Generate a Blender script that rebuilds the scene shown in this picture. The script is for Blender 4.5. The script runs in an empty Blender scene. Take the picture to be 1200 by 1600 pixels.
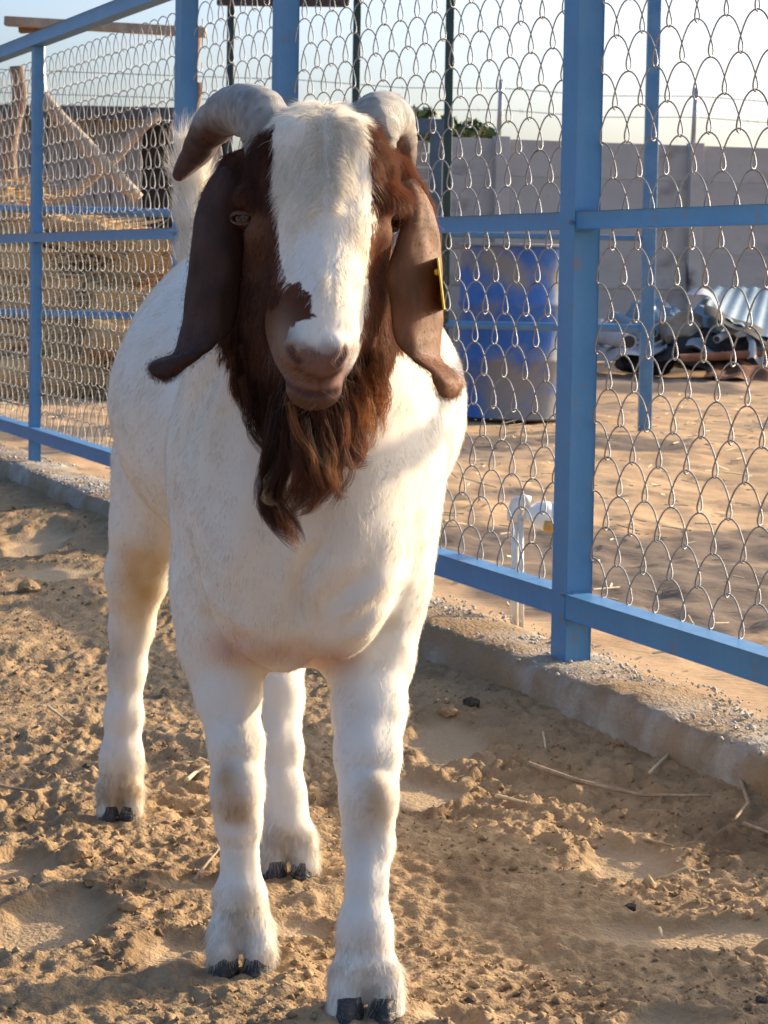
import bpy, bmesh, math, random
import numpy as np
from mathutils import Vector, Matrix, noise as mnoise

# ------------------------------------------------------------------ camera, sky, sun, exposure
SC = bpy.context.scene
COL = SC.collection
F_PX, CAM_H, PITCH, ROLL = 3300.0, 0.80, math.radians(3.0), math.radians(0.97)
CX, CY = 600.0, 596.0
_f = Vector((0, math.cos(PITCH), -math.sin(PITCH)))
_r0 = Vector((1, 0, 0)); _u0 = Vector((0, math.sin(PITCH), math.cos(PITCH)))
_r = _r0 * math.cos(ROLL) + _u0 * math.sin(ROLL)
_u = _u0 * math.cos(ROLL) - _r0 * math.sin(ROLL)
cam_d = bpy.data.cameras.new('camera'); cam = bpy.data.objects.new('camera', cam_d); COL.objects.link(cam)
cam.matrix_world = Matrix((( _r.x, _u.x, -_f.x, 0), (_r.y, _u.y, -_f.y, 0), (_r.z, _u.z, -_f.z, CAM_H), (0, 0, 0, 1)))
cam_d.sensor_fit = 'VERTICAL'; cam_d.sensor_height = 36.0
cam_d.lens = F_PX / 1600.0 * 36.0
cam_d.shift_y = -(800.0 - CY) / 1600.0
cam_d.clip_end = 2000.0; cam_d.clip_start = 0.05
cam_d.dof.use_dof = True; cam_d.dof.focus_distance = 2.36; cam_d.dof.aperture_fstop = 30.0
SC.camera = cam
SC.render.resolution_x, SC.render.resolution_y = 768, 1024

SUN_EL = math.radians(18.0)
SUN_H = Vector((0.83, 0.56, 0)).normalized()          # horizontal direction towards the sun
SUN = Vector((SUN_H.x * math.cos(SUN_EL), SUN_H.y * math.cos(SUN_EL), math.sin(SUN_EL)))
world = bpy.data.worlds.new('World'); SC.world = world; world.use_nodes = True
wn = world.node_tree.nodes; wl = world.node_tree.links
sky = wn.new('ShaderNodeTexSky'); sky.sky_type = 'NISHITA'; sky.sun_disc = False
sky.sun_elevation = SUN_EL; sky.sun_rotation = math.atan2(SUN_H.x, SUN_H.y)
sky.altitude = 0.0; sky.air_density = 0.85; sky.dust_density = 5.0; sky.ozone_density = 3.3
bg = wn['Background']; bg.inputs['Strength'].default_value = 0.15
wl.new(sky.outputs['Color'], bg.inputs['Color'])
sun_d = bpy.data.lights.new('sun', 'SUN'); sun_d.energy = 4.0; sun_d.angle = math.radians(1.0); sun_d.color = (1.0, 0.79, 0.53)
sun_o = bpy.data.objects.new('sun', sun_d); COL.objects.link(sun_o)
sun_o.rotation_euler = SUN.to_track_quat('Z', 'Y').to_euler(); sun_o.location = (6, 4, 6)
SC.view_settings.view_transform = 'Standard'; SC.view_settings.look = 'None'
SC.view_settings.exposure = 1.2; SC.view_settings.gamma = 1.0
SC.render.engine = 'CYCLES'
SC.cycles.max_bounces = 6; SC.cycles.diffuse_bounces = 4; SC.cycles.glossy_bounces = 3
SC.cycles.transparent_max_bounces = 8; SC.cycles.use_denoising = True
SC.cycles.sample_clamp_indirect = 6.0

# ------------------------------------------------------------------ helpers
def U(x, y, Y):
    """a point of the photograph (1200x1600) at distance Y along the ground -> world point"""
    d = _f + _r * ((x - CX) / F_PX) + _u * ((CY - y) / F_PX)
    return Vector((0, 0, CAM_H)) + d * (Y / d.y)
def G(x, y, z=0.0):
    """the same, on the level z"""
    d = _f + _r * ((x - CX) / F_PX) + _u * ((CY - y) / F_PX)
    return Vector((0, 0, CAM_H)) + d * ((z - CAM_H) / d.z)
def proj_np(P):
    d = P - np.array([0, 0, CAM_H]); w = d @ np.array(_f)
    return CX + F_PX * (d @ np.array(_r)) / w, CY - F_PX * (d @ np.array(_u)) / w
def px(n, Y): return n * Y / F_PX

def sstep(a, b, x):
    t = np.clip((x - a) / (b - a), 0, 1); return t * t * (3 - 2 * t)

def _hash(ix, iy, iz, seed):
    h = (ix.astype(np.int64) * 374761393 + iy.astype(np.int64) * 668265263 + iz.astype(np.int64) * 2147483647 + seed * 974634777) & 0xffffffff
    h = ((h ^ (h >> 13)) * 1274126177) & 0xffffffff
    h = ((h ^ (h >> 16)) * 2246822519) & 0xffffffff
    return ((h ^ (h >> 15)) & 0xffffff) / float(0xffffff) * 2 - 1
def vn2(x, y, seed=0):
    ix = np.floor(x); iy = np.floor(y); fx = x - ix; fy = y - iy
    fx = fx * fx * fx * (fx * (fx * 6 - 15) + 10); fy = fy * fy * fy * (fy * (fy * 6 - 15) + 10); z = np.zeros_like(ix)
    a = _hash(ix, iy, z, seed); b = _hash(ix + 1, iy, z, seed); c = _hash(ix, iy + 1, z, seed); d = _hash(ix + 1, iy + 1, z, seed)
    return (a * (1 - fx) + b * fx) * (1 - fy) + (c * (1 - fx) + d * fx) * fy
def vn3(p, seed=0):
    x, y, z = p[..., 0], p[..., 1], p[..., 2]
    ix, iy, iz = np.floor(x), np.floor(y), np.floor(z); fx, fy, fz = x - ix, y - iy, z - iz
    fx, fy, fz = [t * t * (3 - 2 * t) for t in (fx, fy, fz)]
    r = 0
    for dz, wz in ((0, 1 - fz), (1, fz)):
        for dy, wy in ((0, 1 - fy), (1, fy)):
            for dx, wx in ((0, 1 - fx), (1, fx)):
                r = r + _hash(ix + dx, iy + dy, iz + dz, seed) * wx * wy * wz
    return r
def fbm2(x, y, seed=0, oct=4, gain=0.5):
    r = 0; a = 1
    for k in range(oct):
        c, s = math.cos(0.6 + k), math.sin(0.6 + k)
        r = r + a * vn2(c * x - s * y + 7.3 * k, s * x + c * y + 3.1 * k, seed + k); a *= gain; x = x * 2.03; y = y * 2.03
    return r

def mesh_np(name, V, F, mat=None, parent=None, smooth=False):
    me = bpy.data.meshes.new(name)
    V = np.asarray(V, dtype=np.float32)
    if isinstance(F, np.ndarray):
        n, k = F.shape
        me.vertices.add(len(V)); me.vertices.foreach_set('co', V.ravel())
        me.loops.add(n * k); me.loops.foreach_set('vertex_index', F.astype(np.int32).ravel())
        me.polygons.add(n); me.polygons.foreach_set('loop_start', np.arange(0, n * k, k, dtype=np.int32))
        me.update(calc_edges=True)
    else:
        me.from_pydata([tuple(v) for v in V], [], F); me.update()
    if smooth: me.polygons.foreach_set('use_smooth', [True] * len(me.polygons))
    return link(name, me, mat, parent)
def link(name, me, mat=None, parent=None):
    if mat is not None and not me.materials: me.materials.append(mat)
    o = bpy.data.objects.new(name, me); COL.objects.link(o)
    if parent is not None: o.parent = parent; o.matrix_parent_inverse = parent_inv(parent)
    return o
def parent_inv(p):
    m = Matrix.LocRotScale(p.location, p.rotation_euler, p.scale)
    return m.inverted()
def tag(o, label=None, cat=None, group=None, kind=None):
    if label: o['label'] = label
    if cat: o['category'] = cat
    if group: o['group'] = group
    if kind: o['kind'] = kind
    return o
def empty(name, loc, label=None, cat=None, group=None):
    o = bpy.data.objects.new(name, None); COL.objects.link(o); o.location = loc; o.empty_display_size = 0.05
    return tag(o, label, cat, group)

class MB:
    """collects shapes for ONE mesh"""
    def __init__(s): s.v = []; s.f = []
    def add(s, V, F):
        b = len(s.v); s.v += [tuple(v) for v in V]; s.f += [tuple(i + b for i in f) for f in F]; return s
    def box(s, c, ax, ay, az, bev=0.0):
        """box centred at c with half-axis vectors; chamfered edges when bev > 0"""
        bm = bmesh.new(); bmesh.ops.create_cube(bm, size=2.0)
        c = Vector(c); ax, ay, az = Vector(ax), Vector(ay), Vector(az)
        for v in bm.verts: v.co = c + ax * v.co.x + ay * v.co.y + az * v.co.z
        if bev > 0: bmesh.ops.bevel(bm, geom=list(bm.edges), offset=bev, segments=2, affect='EDGES', profile=0.6)
        bmesh.ops.recalc_face_normals(bm, faces=bm.faces)
        bm.verts.ensure_lookup_table(); bm.verts.index_update()
        s.add([v.co.copy() for v in bm.verts], [[v.index for v in f.verts] for f in bm.faces]); bm.free(); return s
    def tube(s, pts, r, n=8, cap=True):
        pts = [Vector(p) for p in pts]; m = len(pts)
        rs = r if hasattr(r, '__len__') else [r] * m
        V = []; T0 = None; nx = None
        for i, p in enumerate(pts):
            t = (pts[min(i + 1, m - 1)] - pts[max(i - 1, 0)]).normalized()
            if nx is None:
                a = Vector((0, 0, 1)) if abs(t.z) < 0.9 else Vector((1, 0, 0)); nx = a.cross(t).normalized()
            else: nx = (nx - t * nx.dot(t)).normalized()
            ny = t.cross(nx)
            for k in range(n):
                a = 2 * math.pi * k / n; V.append(p + (nx * math.cos(a) + ny * math.sin(a)) * rs[i])
        F = [(i * n + k, i * n + (k + 1) % n, (i + 1) * n + (k + 1) % n, (i + 1) * n + k) for i in range(m - 1) for k in range(n)]
        if cap: F += [tuple(range(n))[::-1], tuple((m - 1) * n + k for k in range(n))]
        return s.add(V, F)
    def lathe(s, c, prof, n=32, up=(0, 0, 1)):
        up = Vector(up).normalized(); a = Vector((1, 0, 0)) if abs(up.x) < 0.9 else Vector((0, 1, 0))
        ex = (a - up * a.dot(up)).normalized(); ey = up.cross(ex); c = Vector(c); V = []
        for (r, z) in prof:
            for k in range(n):
                t = 2 * math.pi * k / n; V.append(c + up * z + (ex * math.cos(t) + ey * math.sin(t)) * r)
        m = len(prof)
        F = [(i * n + k, i * n + (k + 1) % n, (i + 1) * n + (k + 1) % n, (i + 1) * n + k) for i in range(m - 1) for k in range(n)]
        F += [tuple(range(n))[::-1], tuple((m - 1) * n + k for k in range(n))]
        return s.add(V, F)
    def build(s, name, mat, parent=None, smooth=False):
        return mesh_np(name, s.v, s.f, mat, parent, smooth)

def smooth_by_angle(o, deg=35):
    me = o.data; me.polygons.foreach_set('use_smooth', [True] * len(me.polygons))
    try: me.set_sharp_from_angle(angle=math.radians(deg))
    except Exception: pass
    return o

# ------------------------------------------------------------------ materials
MATS = {}
def mat(name, c1, c2=None, scale=8.0, rough=0.6, metal=0.0, bump=0.0, bscale=None, detail=6.0, lo=0.35, hi=0.65, c3=None, s3=3.0, lo3=.55, hi3=.7, stretch=None, spec=0.4, sheen=0.0, coord='Object'):
    """two noise-mixed colours, an optional third in large patches, fine bump"""
    if name in MATS: return MATS[name]
    m = bpy.data.materials.new(name); m.use_nodes = True; MATS[name] = m
    nt = m.node_tree; N = nt.nodes; L = nt.links; b = N['Principled BSDF']
    b.inputs['Roughness'].default_value = rough; b.inputs['Metallic'].default_value = metal
    b.inputs['Specular IOR Level'].default_value = spec
    tc = N.new('ShaderNodeTexCoord'); src = tc.outputs[coord]
    if stretch:
        mp = N.new('ShaderNodeMapping'); mp.inputs['Scale'].default_value = stretch; L.new(src, mp.inputs['Vector']); src = mp.outputs['Vector']
    if c2 is None: b.inputs['Base Color'].default_value = (*c1, 1)
    else:
        n = N.new('ShaderNodeTexNoise'); n.inputs['Scale'].default_value = scale; n.inputs['Detail'].default_value = detail; n.inputs['Roughness'].default_value = 0.65
        L.new(src, n.inputs['Vector'])
        r = N.new('ShaderNodeValToRGB'); r.color_ramp.elements[0].position = lo; r.color_ramp.elements[1].position = hi
        r.color_ramp.elements[0].color = (*c1, 1); r.color_ramp.elements[1].color = (*c2, 1)
        L.new(n.outputs['Fac'], r.inputs['Fac']); out = r.outputs['Color']
        if c3 is not None:
            n3 = N.new('ShaderNodeTexNoise'); n3.inputs['Scale'].default_value = s3; n3.inputs['Detail'].default_value = 5; L.new(src, n3.inputs['Vector'])
            r3 = N.new('ShaderNodeValToRGB'); r3.color_ramp.elements[0].position = lo3; r3.color_ramp.elements[1].position = hi3
            L.new(n3.outputs['Fac'], r3.inputs['Fac'])
            mx = N.new('ShaderNodeMix'); mx.data_type = 'RGBA'; L.new(r3.outputs['Color'], mx.inputs['Factor'])
            L.new(out, mx.inputs['A']); mx.inputs['B'].default_value = (*c3, 1); out = mx.outputs['Result']
        L.new(out, b.inputs['Base Color'])
    if bump > 0:
        nb = N.new('ShaderNodeTexNoise'); nb.inputs['Scale'].default_value = bscale or scale * 4; nb.inputs['Detail'].default_value = 5; L.new(src, nb.inputs['Vector'])
        bp = N.new('ShaderNodeBump'); bp.inputs['Strength'].default_value = bump; bp.inputs['Distance'].default_value = 0.01
        L.new(nb.outputs['Fac'], bp.inputs['Height']); L.new(bp.outputs['Normal'], b.inputs['Normal'])
    return m
# ------------------------------------------------------------------ the fence line (world plan)
FU = Vector((-0.397, 0.918, 0)).normalized()      # along the fence, away from the camera
FN = Vector((FU.y, -FU.x, 0))                     # outwards, away from the pen
F0 = Vector((0.352, 3.86, 0))                     # foot of the near post
Z_OUT, Z_KERB = 0.06, 0.09
Zv = Vector((0, 0, 1))
def FP(s, t, z): return F0 + FU * s + FN * t + Zv * z

M_dirt = mat('pen_dirt', (0.255, 0.168, 0.090), (0.415, 0.288, 0.162), scale=14, rough=0.95, bump=0.5, bscale=170, detail=9, lo=.3, hi=.72, c3=(0.18, 0.115, 0.063), s3=5, lo3=.54, hi3=.70, spec=0.15)
M_out = mat('yard_dirt', (0.38, 0.24, 0.130), (0.52, 0.35, 0.20), scale=2.2, rough=0.95, bump=0.4, bscale=60, detail=9, lo=.3, hi=.7, c3=(0.22, 0.165, 0.125), s3=0.42, lo3=.55, hi3=.60, spec=0.12, stretch=(0.55, 1.3, 1))
M_kerb = mat('kerb_concrete', (0.24, 0.185, 0.13), (0.40, 0.36, 0.31), scale=9, rough=0.92, bump=0.6, bscale=120, lo=.36, hi=.62, c3=(0.27, 0.18, 0.10), s3=4, lo3=.42, hi3=.60, spec=0.15)
M_blue = mat('blue_paint', (0.050, 0.185, 0.38), (0.072, 0.225, 0.43), scale=7, rough=0.42, bump=0.06, bscale=60, lo=.3, hi=.7, c3=(0.13, 0.17, 0.22), s3=22, lo3=.62, hi3=.74, spec=0.45)
M_wire = mat('galvanised_wire', (0.23, 0.23, 0.235), (0.33, 0.33, 0.33), scale=40, rough=0.55, metal=0.55, c3=(0.15, 0.11, 0.09), s3=9, lo3=.64, hi3=.76)

# ------------------------------------------------------------------ pen ground: trampled earth
def spaced(segs):
    out = [segs[0][0]]
    for a, b, d0, d1 in segs:
        x = a
        while x < b - 1e-6:
            d = d0 + (d1 - d0) * (x - a) / (b - a); x = min(b, x + d); out.append(x)
    return np.array(out)
FEET = []          # (x, y) where hooves stand; filled from the goat's stance below
for q in ((572, 1606), (375, 1515), (455, 1378), (183, 1284)):
    p = G(*q); FEET.append((p.x, p.y))
PRINTS = []        # smooth shallow patches and hoof slides: (x, y, rx, ry, depth)
for (qx, qy, wx, wy, dp) in ((990, 1347, 75, 34, .012), (80, 1445, 105, 42, .017), (1090, 1462, 190, 22, .010), (690, 1165, 70, 26, .010), (275, 1490, 70, 26, .012),
                             (640, 1230, 80, 22, .008), (60, 850, 55, 18, .012), (1060, 1590, 90, 22, .012), (290, 1385, 60, 18, .012), (90, 905, 70, 14, .010), (30, 1360, 60, 25, .014), (700, 1590, 60, 18, .012), (455, 1440, 60, 16, .01)):
    p = G(qx, qy); p2 = G(qx + wx, qy); p3 = G(qx, qy - wy)
    PRINTS.append((p.x, p.y, abs(p2.x - p.x), abs(p3.y - p.y), dp))
def pen_height(x, y):
    t = (x - F0.x) * FN.x + (y - F0.y) * FN.y; s = (x - F0.x) * FU.x + (y - F0.y) * FU.y
    wx = x + 0.05 * fbm2(x * 6, y * 6, 11, 3); wy = y + 0.05 * fbm2(x * 6, y * 6, 17, 3)
    big = fbm2(x * 1.6, y * 1.6, 3, 3) * 0.016
    rough_amt = sstep(-0.25, 0.45, fbm2(x * 2.3, y * 1.7, 29, 3)) * 0.75 + 0.25
    a1 = 1 - np.abs(fbm2(wx * 9, wy * 7, 5, 3)); a1 = (a1 - 0.7) * 0.011
    a2 = np.abs(fbm2(wx * 24, wy * 20, 8, 4)) * 0.0115
    a3 = fbm2(x * 75, y * 70, 13, 3) * 0.0046
    a3 = a3 * 0.8 + (0.25 - np.abs(fbm2(wx * 52, wy * 44, 15, 3))) * 0.0062 * rough_amt + np.round(vn2(x * 95, y * 85, 19) * 2.2) * 0.0010
    a4 = np.maximum(0, vn2(x * 38, y * 34, 41) - 0.35) * 0.010
    rg = (a1 + a2 + a4) * rough_amt * 0.9
    mask = np.ones_like(x); dip = np.zeros_like(x)
    for (qx, qy, rx, ry, dp) in PRINTS:
        d = np.sqrt(((x - qx) / rx) ** 2 + ((y - qy) / ry) ** 2) + 0.22 * fbm2(x * 14, y * 14, 71, 3)
        m = sstep(0.75, 1.08, d); mask *= m; dip -= dp * (1 - sstep(0.55, 1.05, d)) - 0.35 * dp * sstep(.9, 1.1, d) * (1 - sstep(1.1, 1.5, d))
    h = big + rg * (0.06 + 0.94 * mask) + a3 * (0.15 + 0.85 * mask) + dip
    for (qx, qy) in FEET:
        d = np.sqrt((x - qx) ** 2 + (y - qy) ** 2)
        w = sstep(0.035, 0.13, d); h = h * w + (1 - w) * (0.002 + a3 * 0.8)
        h = h + 0.010 * np.exp(-((d - 0.075) / 0.022) ** 2) * (0.6 + 0.6 * vn2(x * 25, y * 25, 5))
    bank = sstep(-0.50, -0.09, t + 0.06 * vn2(s * 3, s * 0 + 2.2, 9)) * (0.034 + 0.011 * fbm2(s * 2.1, s * 0 + .5, 51, 3))
    h = h * (1 - 0.45 * sstep(-0.4, -0.1, t)) + bank
    return np.where(t > -0.02, -0.10 * sstep(-0.02, 0.05, t) + h * (1 - sstep(-0.02, 0.05, t)), h)
xs = spaced([(-300, -40, 60, 10), (-40, -6, 8, 1.0), (-6, -1.5, .6, .02), (-1.5, -0.55, .014, .0046), (-0.55, 0.62, .0044, .0044), (0.62, 1.2, .006, .04), (1.2, 8, .2, 2)])
ys = spaced([(-60, -2, 20, 2), (-2, 2.0, .5, .03), (2.0, 3.2, .0042, .007), (3.2, 5, .007, .016), (5, 9, .016, .05), (9, 30, .2, 2), (30, 400, 5, 60)])
gx, gy = np.meshgrid(xs, ys)
near = (gx > -9) & (gx < 3) & (gy > -2) & (gy < 14)
gz = np.where(near, pen_height(gx, gy), np.where((gx - F0.x) * FN.x + (gy - F0.y) * FN.y > 0, -0.1, 0.0))
def grid_faces(ny, nx):
    i = np.arange(ny * nx).reshape(ny, nx)
    return np.stack([i[:-1, :-1], i[:-1, 1:], i[1:, 1:], i[1:, :-1]], -1).reshape(-1, 4)
o = mesh_np('pen_ground', np.stack([gx, gy, gz], -1).reshape(-1, 3), grid_faces(len(ys), len(xs)), M_dirt, smooth=True)
tag(o, 'trampled brown earth of the pen floor', kind='structure')
_m = M_dirt.node_tree; _b = _m.nodes['Principled BSDF']; _src = _b.inputs['Base Color'].links[0].from_socket      # fine pale dust in the scrapes and prints
_a = _m.nodes.new('ShaderNodeAttribute'); _a.attribute_name = 'dust'; _x = _m.nodes.new('ShaderNodeMix'); _x.data_type = 'RGBA'; _x.inputs['B'].default_value = (0.46, 0.335, 0.205, 1)
_m.links.new(_a.outputs['Fac'], _x.inputs['Factor']); _m.links.new(_src, _x.inputs['A']); _m.links.new(_x.outputs['Result'], _b.inputs['Base Color'])
_du = np.zeros(gx.shape)
for (qx, qy, rx, ry, dp) in PRINTS:
    _k = (np.abs(gx - qx) < rx * 1.6) & (np.abs(gy - qy) < ry * 1.6); _X, _Y = gx[_k], gy[_k]
    _du[_k] = np.maximum(_du[_k], 1 - sstep(.6, 1.0, np.sqrt(((_X - qx) / rx) ** 2 + ((_Y - qy) / ry) ** 2) + .22 * fbm2(_X * 14, _Y * 14, 71, 3)))
_at = o.data.attributes.new('dust', 'FLOAT', 'POINT'); _at.data.foreach_set('value', (_du.ravel() * .8).astype(np.float32))
def pen_z(x, y): return float(pen_height(np.array([x]), np.array([y]))[0])

# yard beyond the fence
ss = spaced([(-400, -20, 80, 5), (-20, -2, 2, .05), (-2, 8, .022, .05), (8, 30, .1, .8), (30, 600, 4, 80)])
ts = spaced([(0.06, 4, .02, .05), (4, 22, .06, .25), (22, 60, 1, 4), (60, 900, 10, 120)])
gs, gt = np.meshgrid(ss, ts)
wx = F0.x + FU.x * gs + FN.x * gt; wy = F0.y + FU.y * gs + FN.y * gt
hz = fbm2(wx * .9, wy * .9, 61, 3) * 0.012 + fbm2(wx * 5, wy * 5, 63, 4) * 0.010 + np.abs(fbm2(wx * 11, wy * 3, 65, 3)) * 0.012
hz += 0.05 * np.exp(-((wy - 13.4 - .3 * wx * .1) / .35) ** 2) * sstep(1.0, 1.6, wx)
hz *= sstep(0.05, .5, gt) * (1 - sstep(40, 60, gt))
o = mesh_np('yard_ground', np.stack([wx, wy, Z_OUT - .012 + hz], -1).reshape(-1, 3), grid_faces(len(ts), len(ss))[:, ::-1], M_out, smooth=True)
_m = M_out.node_tree; _b = _m.nodes['Principled BSDF']; _src = _b.inputs['Base Color'].links[0].from_socket        # patches of darker earth
_a = _m.nodes.new('ShaderNodeAttribute'); _a.attribute_name = 'dark_earth'; _x = _m.nodes.new('ShaderNodeMix'); _x.data_type = 'RGBA'; _x.inputs['B'].default_value = (0.15, 0.112, 0.085, 1)
_m.links.new(_a.outputs['Fac'], _x.inputs['Factor']); _m.links.new(_src, _x.inputs['A']); _m.links.new(_x.outputs['Result'], _b.inputs['Base Color'])
_fx, _fy = wx.ravel() + .12 * fbm2(wx.ravel() * 1.5, wy.ravel() * 1.5, 201, 4), wy.ravel() + .35 * fbm2(wx.ravel() * 1.1, wy.ravel() * 2.0, 203, 4)
_dp = np.zeros(len(_fx))
for (qa, qb, ry_) in (((640, 835), (1400, 850), .62), ((900, 905), (1400, 935), .32), ((660, 700), (1000, 690), .25), ((930, 612), (1400, 610), .22)):
    A_, B_ = G(*qa, Z_OUT), G(*qb, Z_OUT); vx, vy = B_.x - A_.x, B_.y - A_.y; t_ = np.clip(((_fx - A_.x) * vx + (_fy - A_.y) * vy) / (vx * vx + vy * vy), 0, 1)
    _dp = np.maximum(_dp, 1 - sstep(.75, 1.1, np.hypot(_fx - A_.x - t_ * vx, _fy - A_.y - t_ * vy) / ry_))
_at = o.data.attributes.new('dark_earth', 'FLOAT', 'POINT'); _at.data.foreach_set('value', (_dp * .95).astype(np.float32))
tag(o, 'sunlit sandy yard beyond the fence', kind='structure')

# ------------------------------------------------------------------ kerb: rough concrete footing below the fence
sk = spaced([(-2.2, 4.4, .011, .02), (4.4, 9, .03, .08), (9, 30, .5, 3)])
prof = [(-.120, -.12), (-.114, .00), (-.110, .03), (-.106, .055), (-.101, .074), (-.092, .086), (-.075, .090), (-.05, .091), (-.02, .091), (.02, .090), (.05, .088), (.08, .084), (.105, .075), (.125, .055), (.14, .0)]
KV = []
pt = np.array([p[0] for p in prof]); pz = np.array([p[1] for p in prof])
S, T = np.meshgrid(sk, pt, indexing='ij'); Zk = np.broadcast_to(pz, S.shape).copy()
edge = fbm2(S * 6, S * 0 + 1.3, 81, 4) * 0.0055 + fbm2(S * 28, T * 20, 83, 3) * 0.0022
T2 = T + edge * np.where(T < 0, 1.2, -1)
top = sstep(.05, .088, Zk)
Zk = Zk + top * (fbm2(S * 4, T * 4, 85, 3) * .006 + np.abs(fbm2(S * 30, T * 30, 87, 4)) * .008 - .003) + fbm2(S * 3, S * 0, 88, 2) * .004 * top
chip = np.maximum(0, fbm2(S * 11, S * 0 + 4.4, 89, 3) - .25)
Zk -= chip * .02 * sstep(-.07, -.1, T) * top
P = np.array(F0)[None, None] + S[..., None] * np.array(FU) + T2[..., None] * np.array(FN) + Zk[..., None] * np.array(Zv)
o = mesh_np('kerb', P.reshape(-1, 3), grid_faces(len(sk), len(pt)), M_kerb, smooth=True)
tag(o, 'rough concrete footing under the blue fence', kind='structure')
# loose grey grit on the footing: crumbs nobody could count
rng = np.random.default_rng(4)
def crumbs(name, pts, sizes, mt, label, squash=.7):
    base = np.array([(1, 0, 0), (-1, 0, 0), (0, 1, 0), (0, -1, 0), (0, 0, 1), (0, 0, -1)], float)
    fc = np.array([(0, 2, 4), (2, 1, 4), (1, 3, 4), (3, 0, 4), (2, 0, 5), (1, 2, 5), (3, 1, 5), (0, 3, 5)])
    n = len(pts); B = base[None] * (0.6 + 0.7 * rng.random((n, 6, 1))) * np.asarray(sizes)[:, None, None]
    an = rng.random(n) * 6.28; c, s_ = np.cos(an), np.sin(an)
    R = np.zeros((n, 3, 3)); R[:, 0, 0] = c; R[:, 0, 1] = -s_; R[:, 1, 0] = s_; R[:, 1, 1] = c; R[:, 2, 2] = squash
    tl = rng.normal(0, .45, (n, 2)); R[:, 2, 0] = tl[:, 0] * squash; R[:, 2, 1] = tl[:, 1] * squash
    V = np.einsum('nij,nkj->nki', R, B) + np.asarray(pts)[:, None]
    Fc = (fc[None] + (np.arange(n) * 6)[:, None, None]).reshape(-1, 3)
    o = mesh_np(name, V.reshape(-1, 3), Fc, mt); tag(o, label, kind='stuff'); return o
n = 6000
s_ = rng.uniform(-1.6, 5.5, n); t_ = np.clip(rng.normal(.01, .055, n), -.095, .12)
keep = vn2(s_ * 3, t_ * 9, 91) > -.25; s_, t_ = s_[keep], t_[keep]
pts = np.array(F0)[None] + s_[:, None] * np.array(FU) + t_[:, None] * np.array(FN); pts[:, 2] = .092 + .002 * rng.random(len(s_)) - .15 * np.maximum(0, np.abs(t_) - .085)
M_grit = mat('grit', (0.34, 0.31, 0.28), (0.50, 0.47, 0.43), scale=60, rough=.95, spec=.1)
crumbs('grit', pts, rng.gamma(2.0, .0011, len(s_)) + .0008, M_grit, 'pale grit and crumbs strewn along the footing')
# clods and crumbs over the pen floor
n = 17000
yy = 2.05 + 5.5 * rng.random(n) ** 1.7; xx = rng.uniform(-.22, .24, n) * yy - .02
tt = (xx - F0.x) * FN.x + (yy - F0.y) * FN.y; keep = (tt < -.12) & (fbm2(xx * 4, yy * 4, 95, 3) > -.35); xx, yy = xx[keep], yy[keep]
for (qx, qy, rx, ry, dp) in PRINTS:
    k = ((xx - qx) / rx) ** 2 + ((yy - qy) / ry) ** 2 > 1.0; xx, yy = xx[k], yy[k]
for (qx, qy) in FEET:
    k = np.hypot(xx - qx, yy - qy) > .06; xx, yy = xx[k], yy[k]
zz = pen_height(xx, yy); sz = np.minimum(rng.gamma(1.1, .0015, len(xx)) + .0010, .012)
M_clod = mat('clod', (0.25, 0.16, 0.085), (0.42, 0.285, 0.155), scale=30, rough=.95, bump=.5, bscale=200, spec=.1)
crumbs('dirt', np.stack([xx, yy, zz + sz * .15], -1), sz, M_dirt, 'loose clods and crumbs of dry earth on the pen floor', .8)
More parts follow.
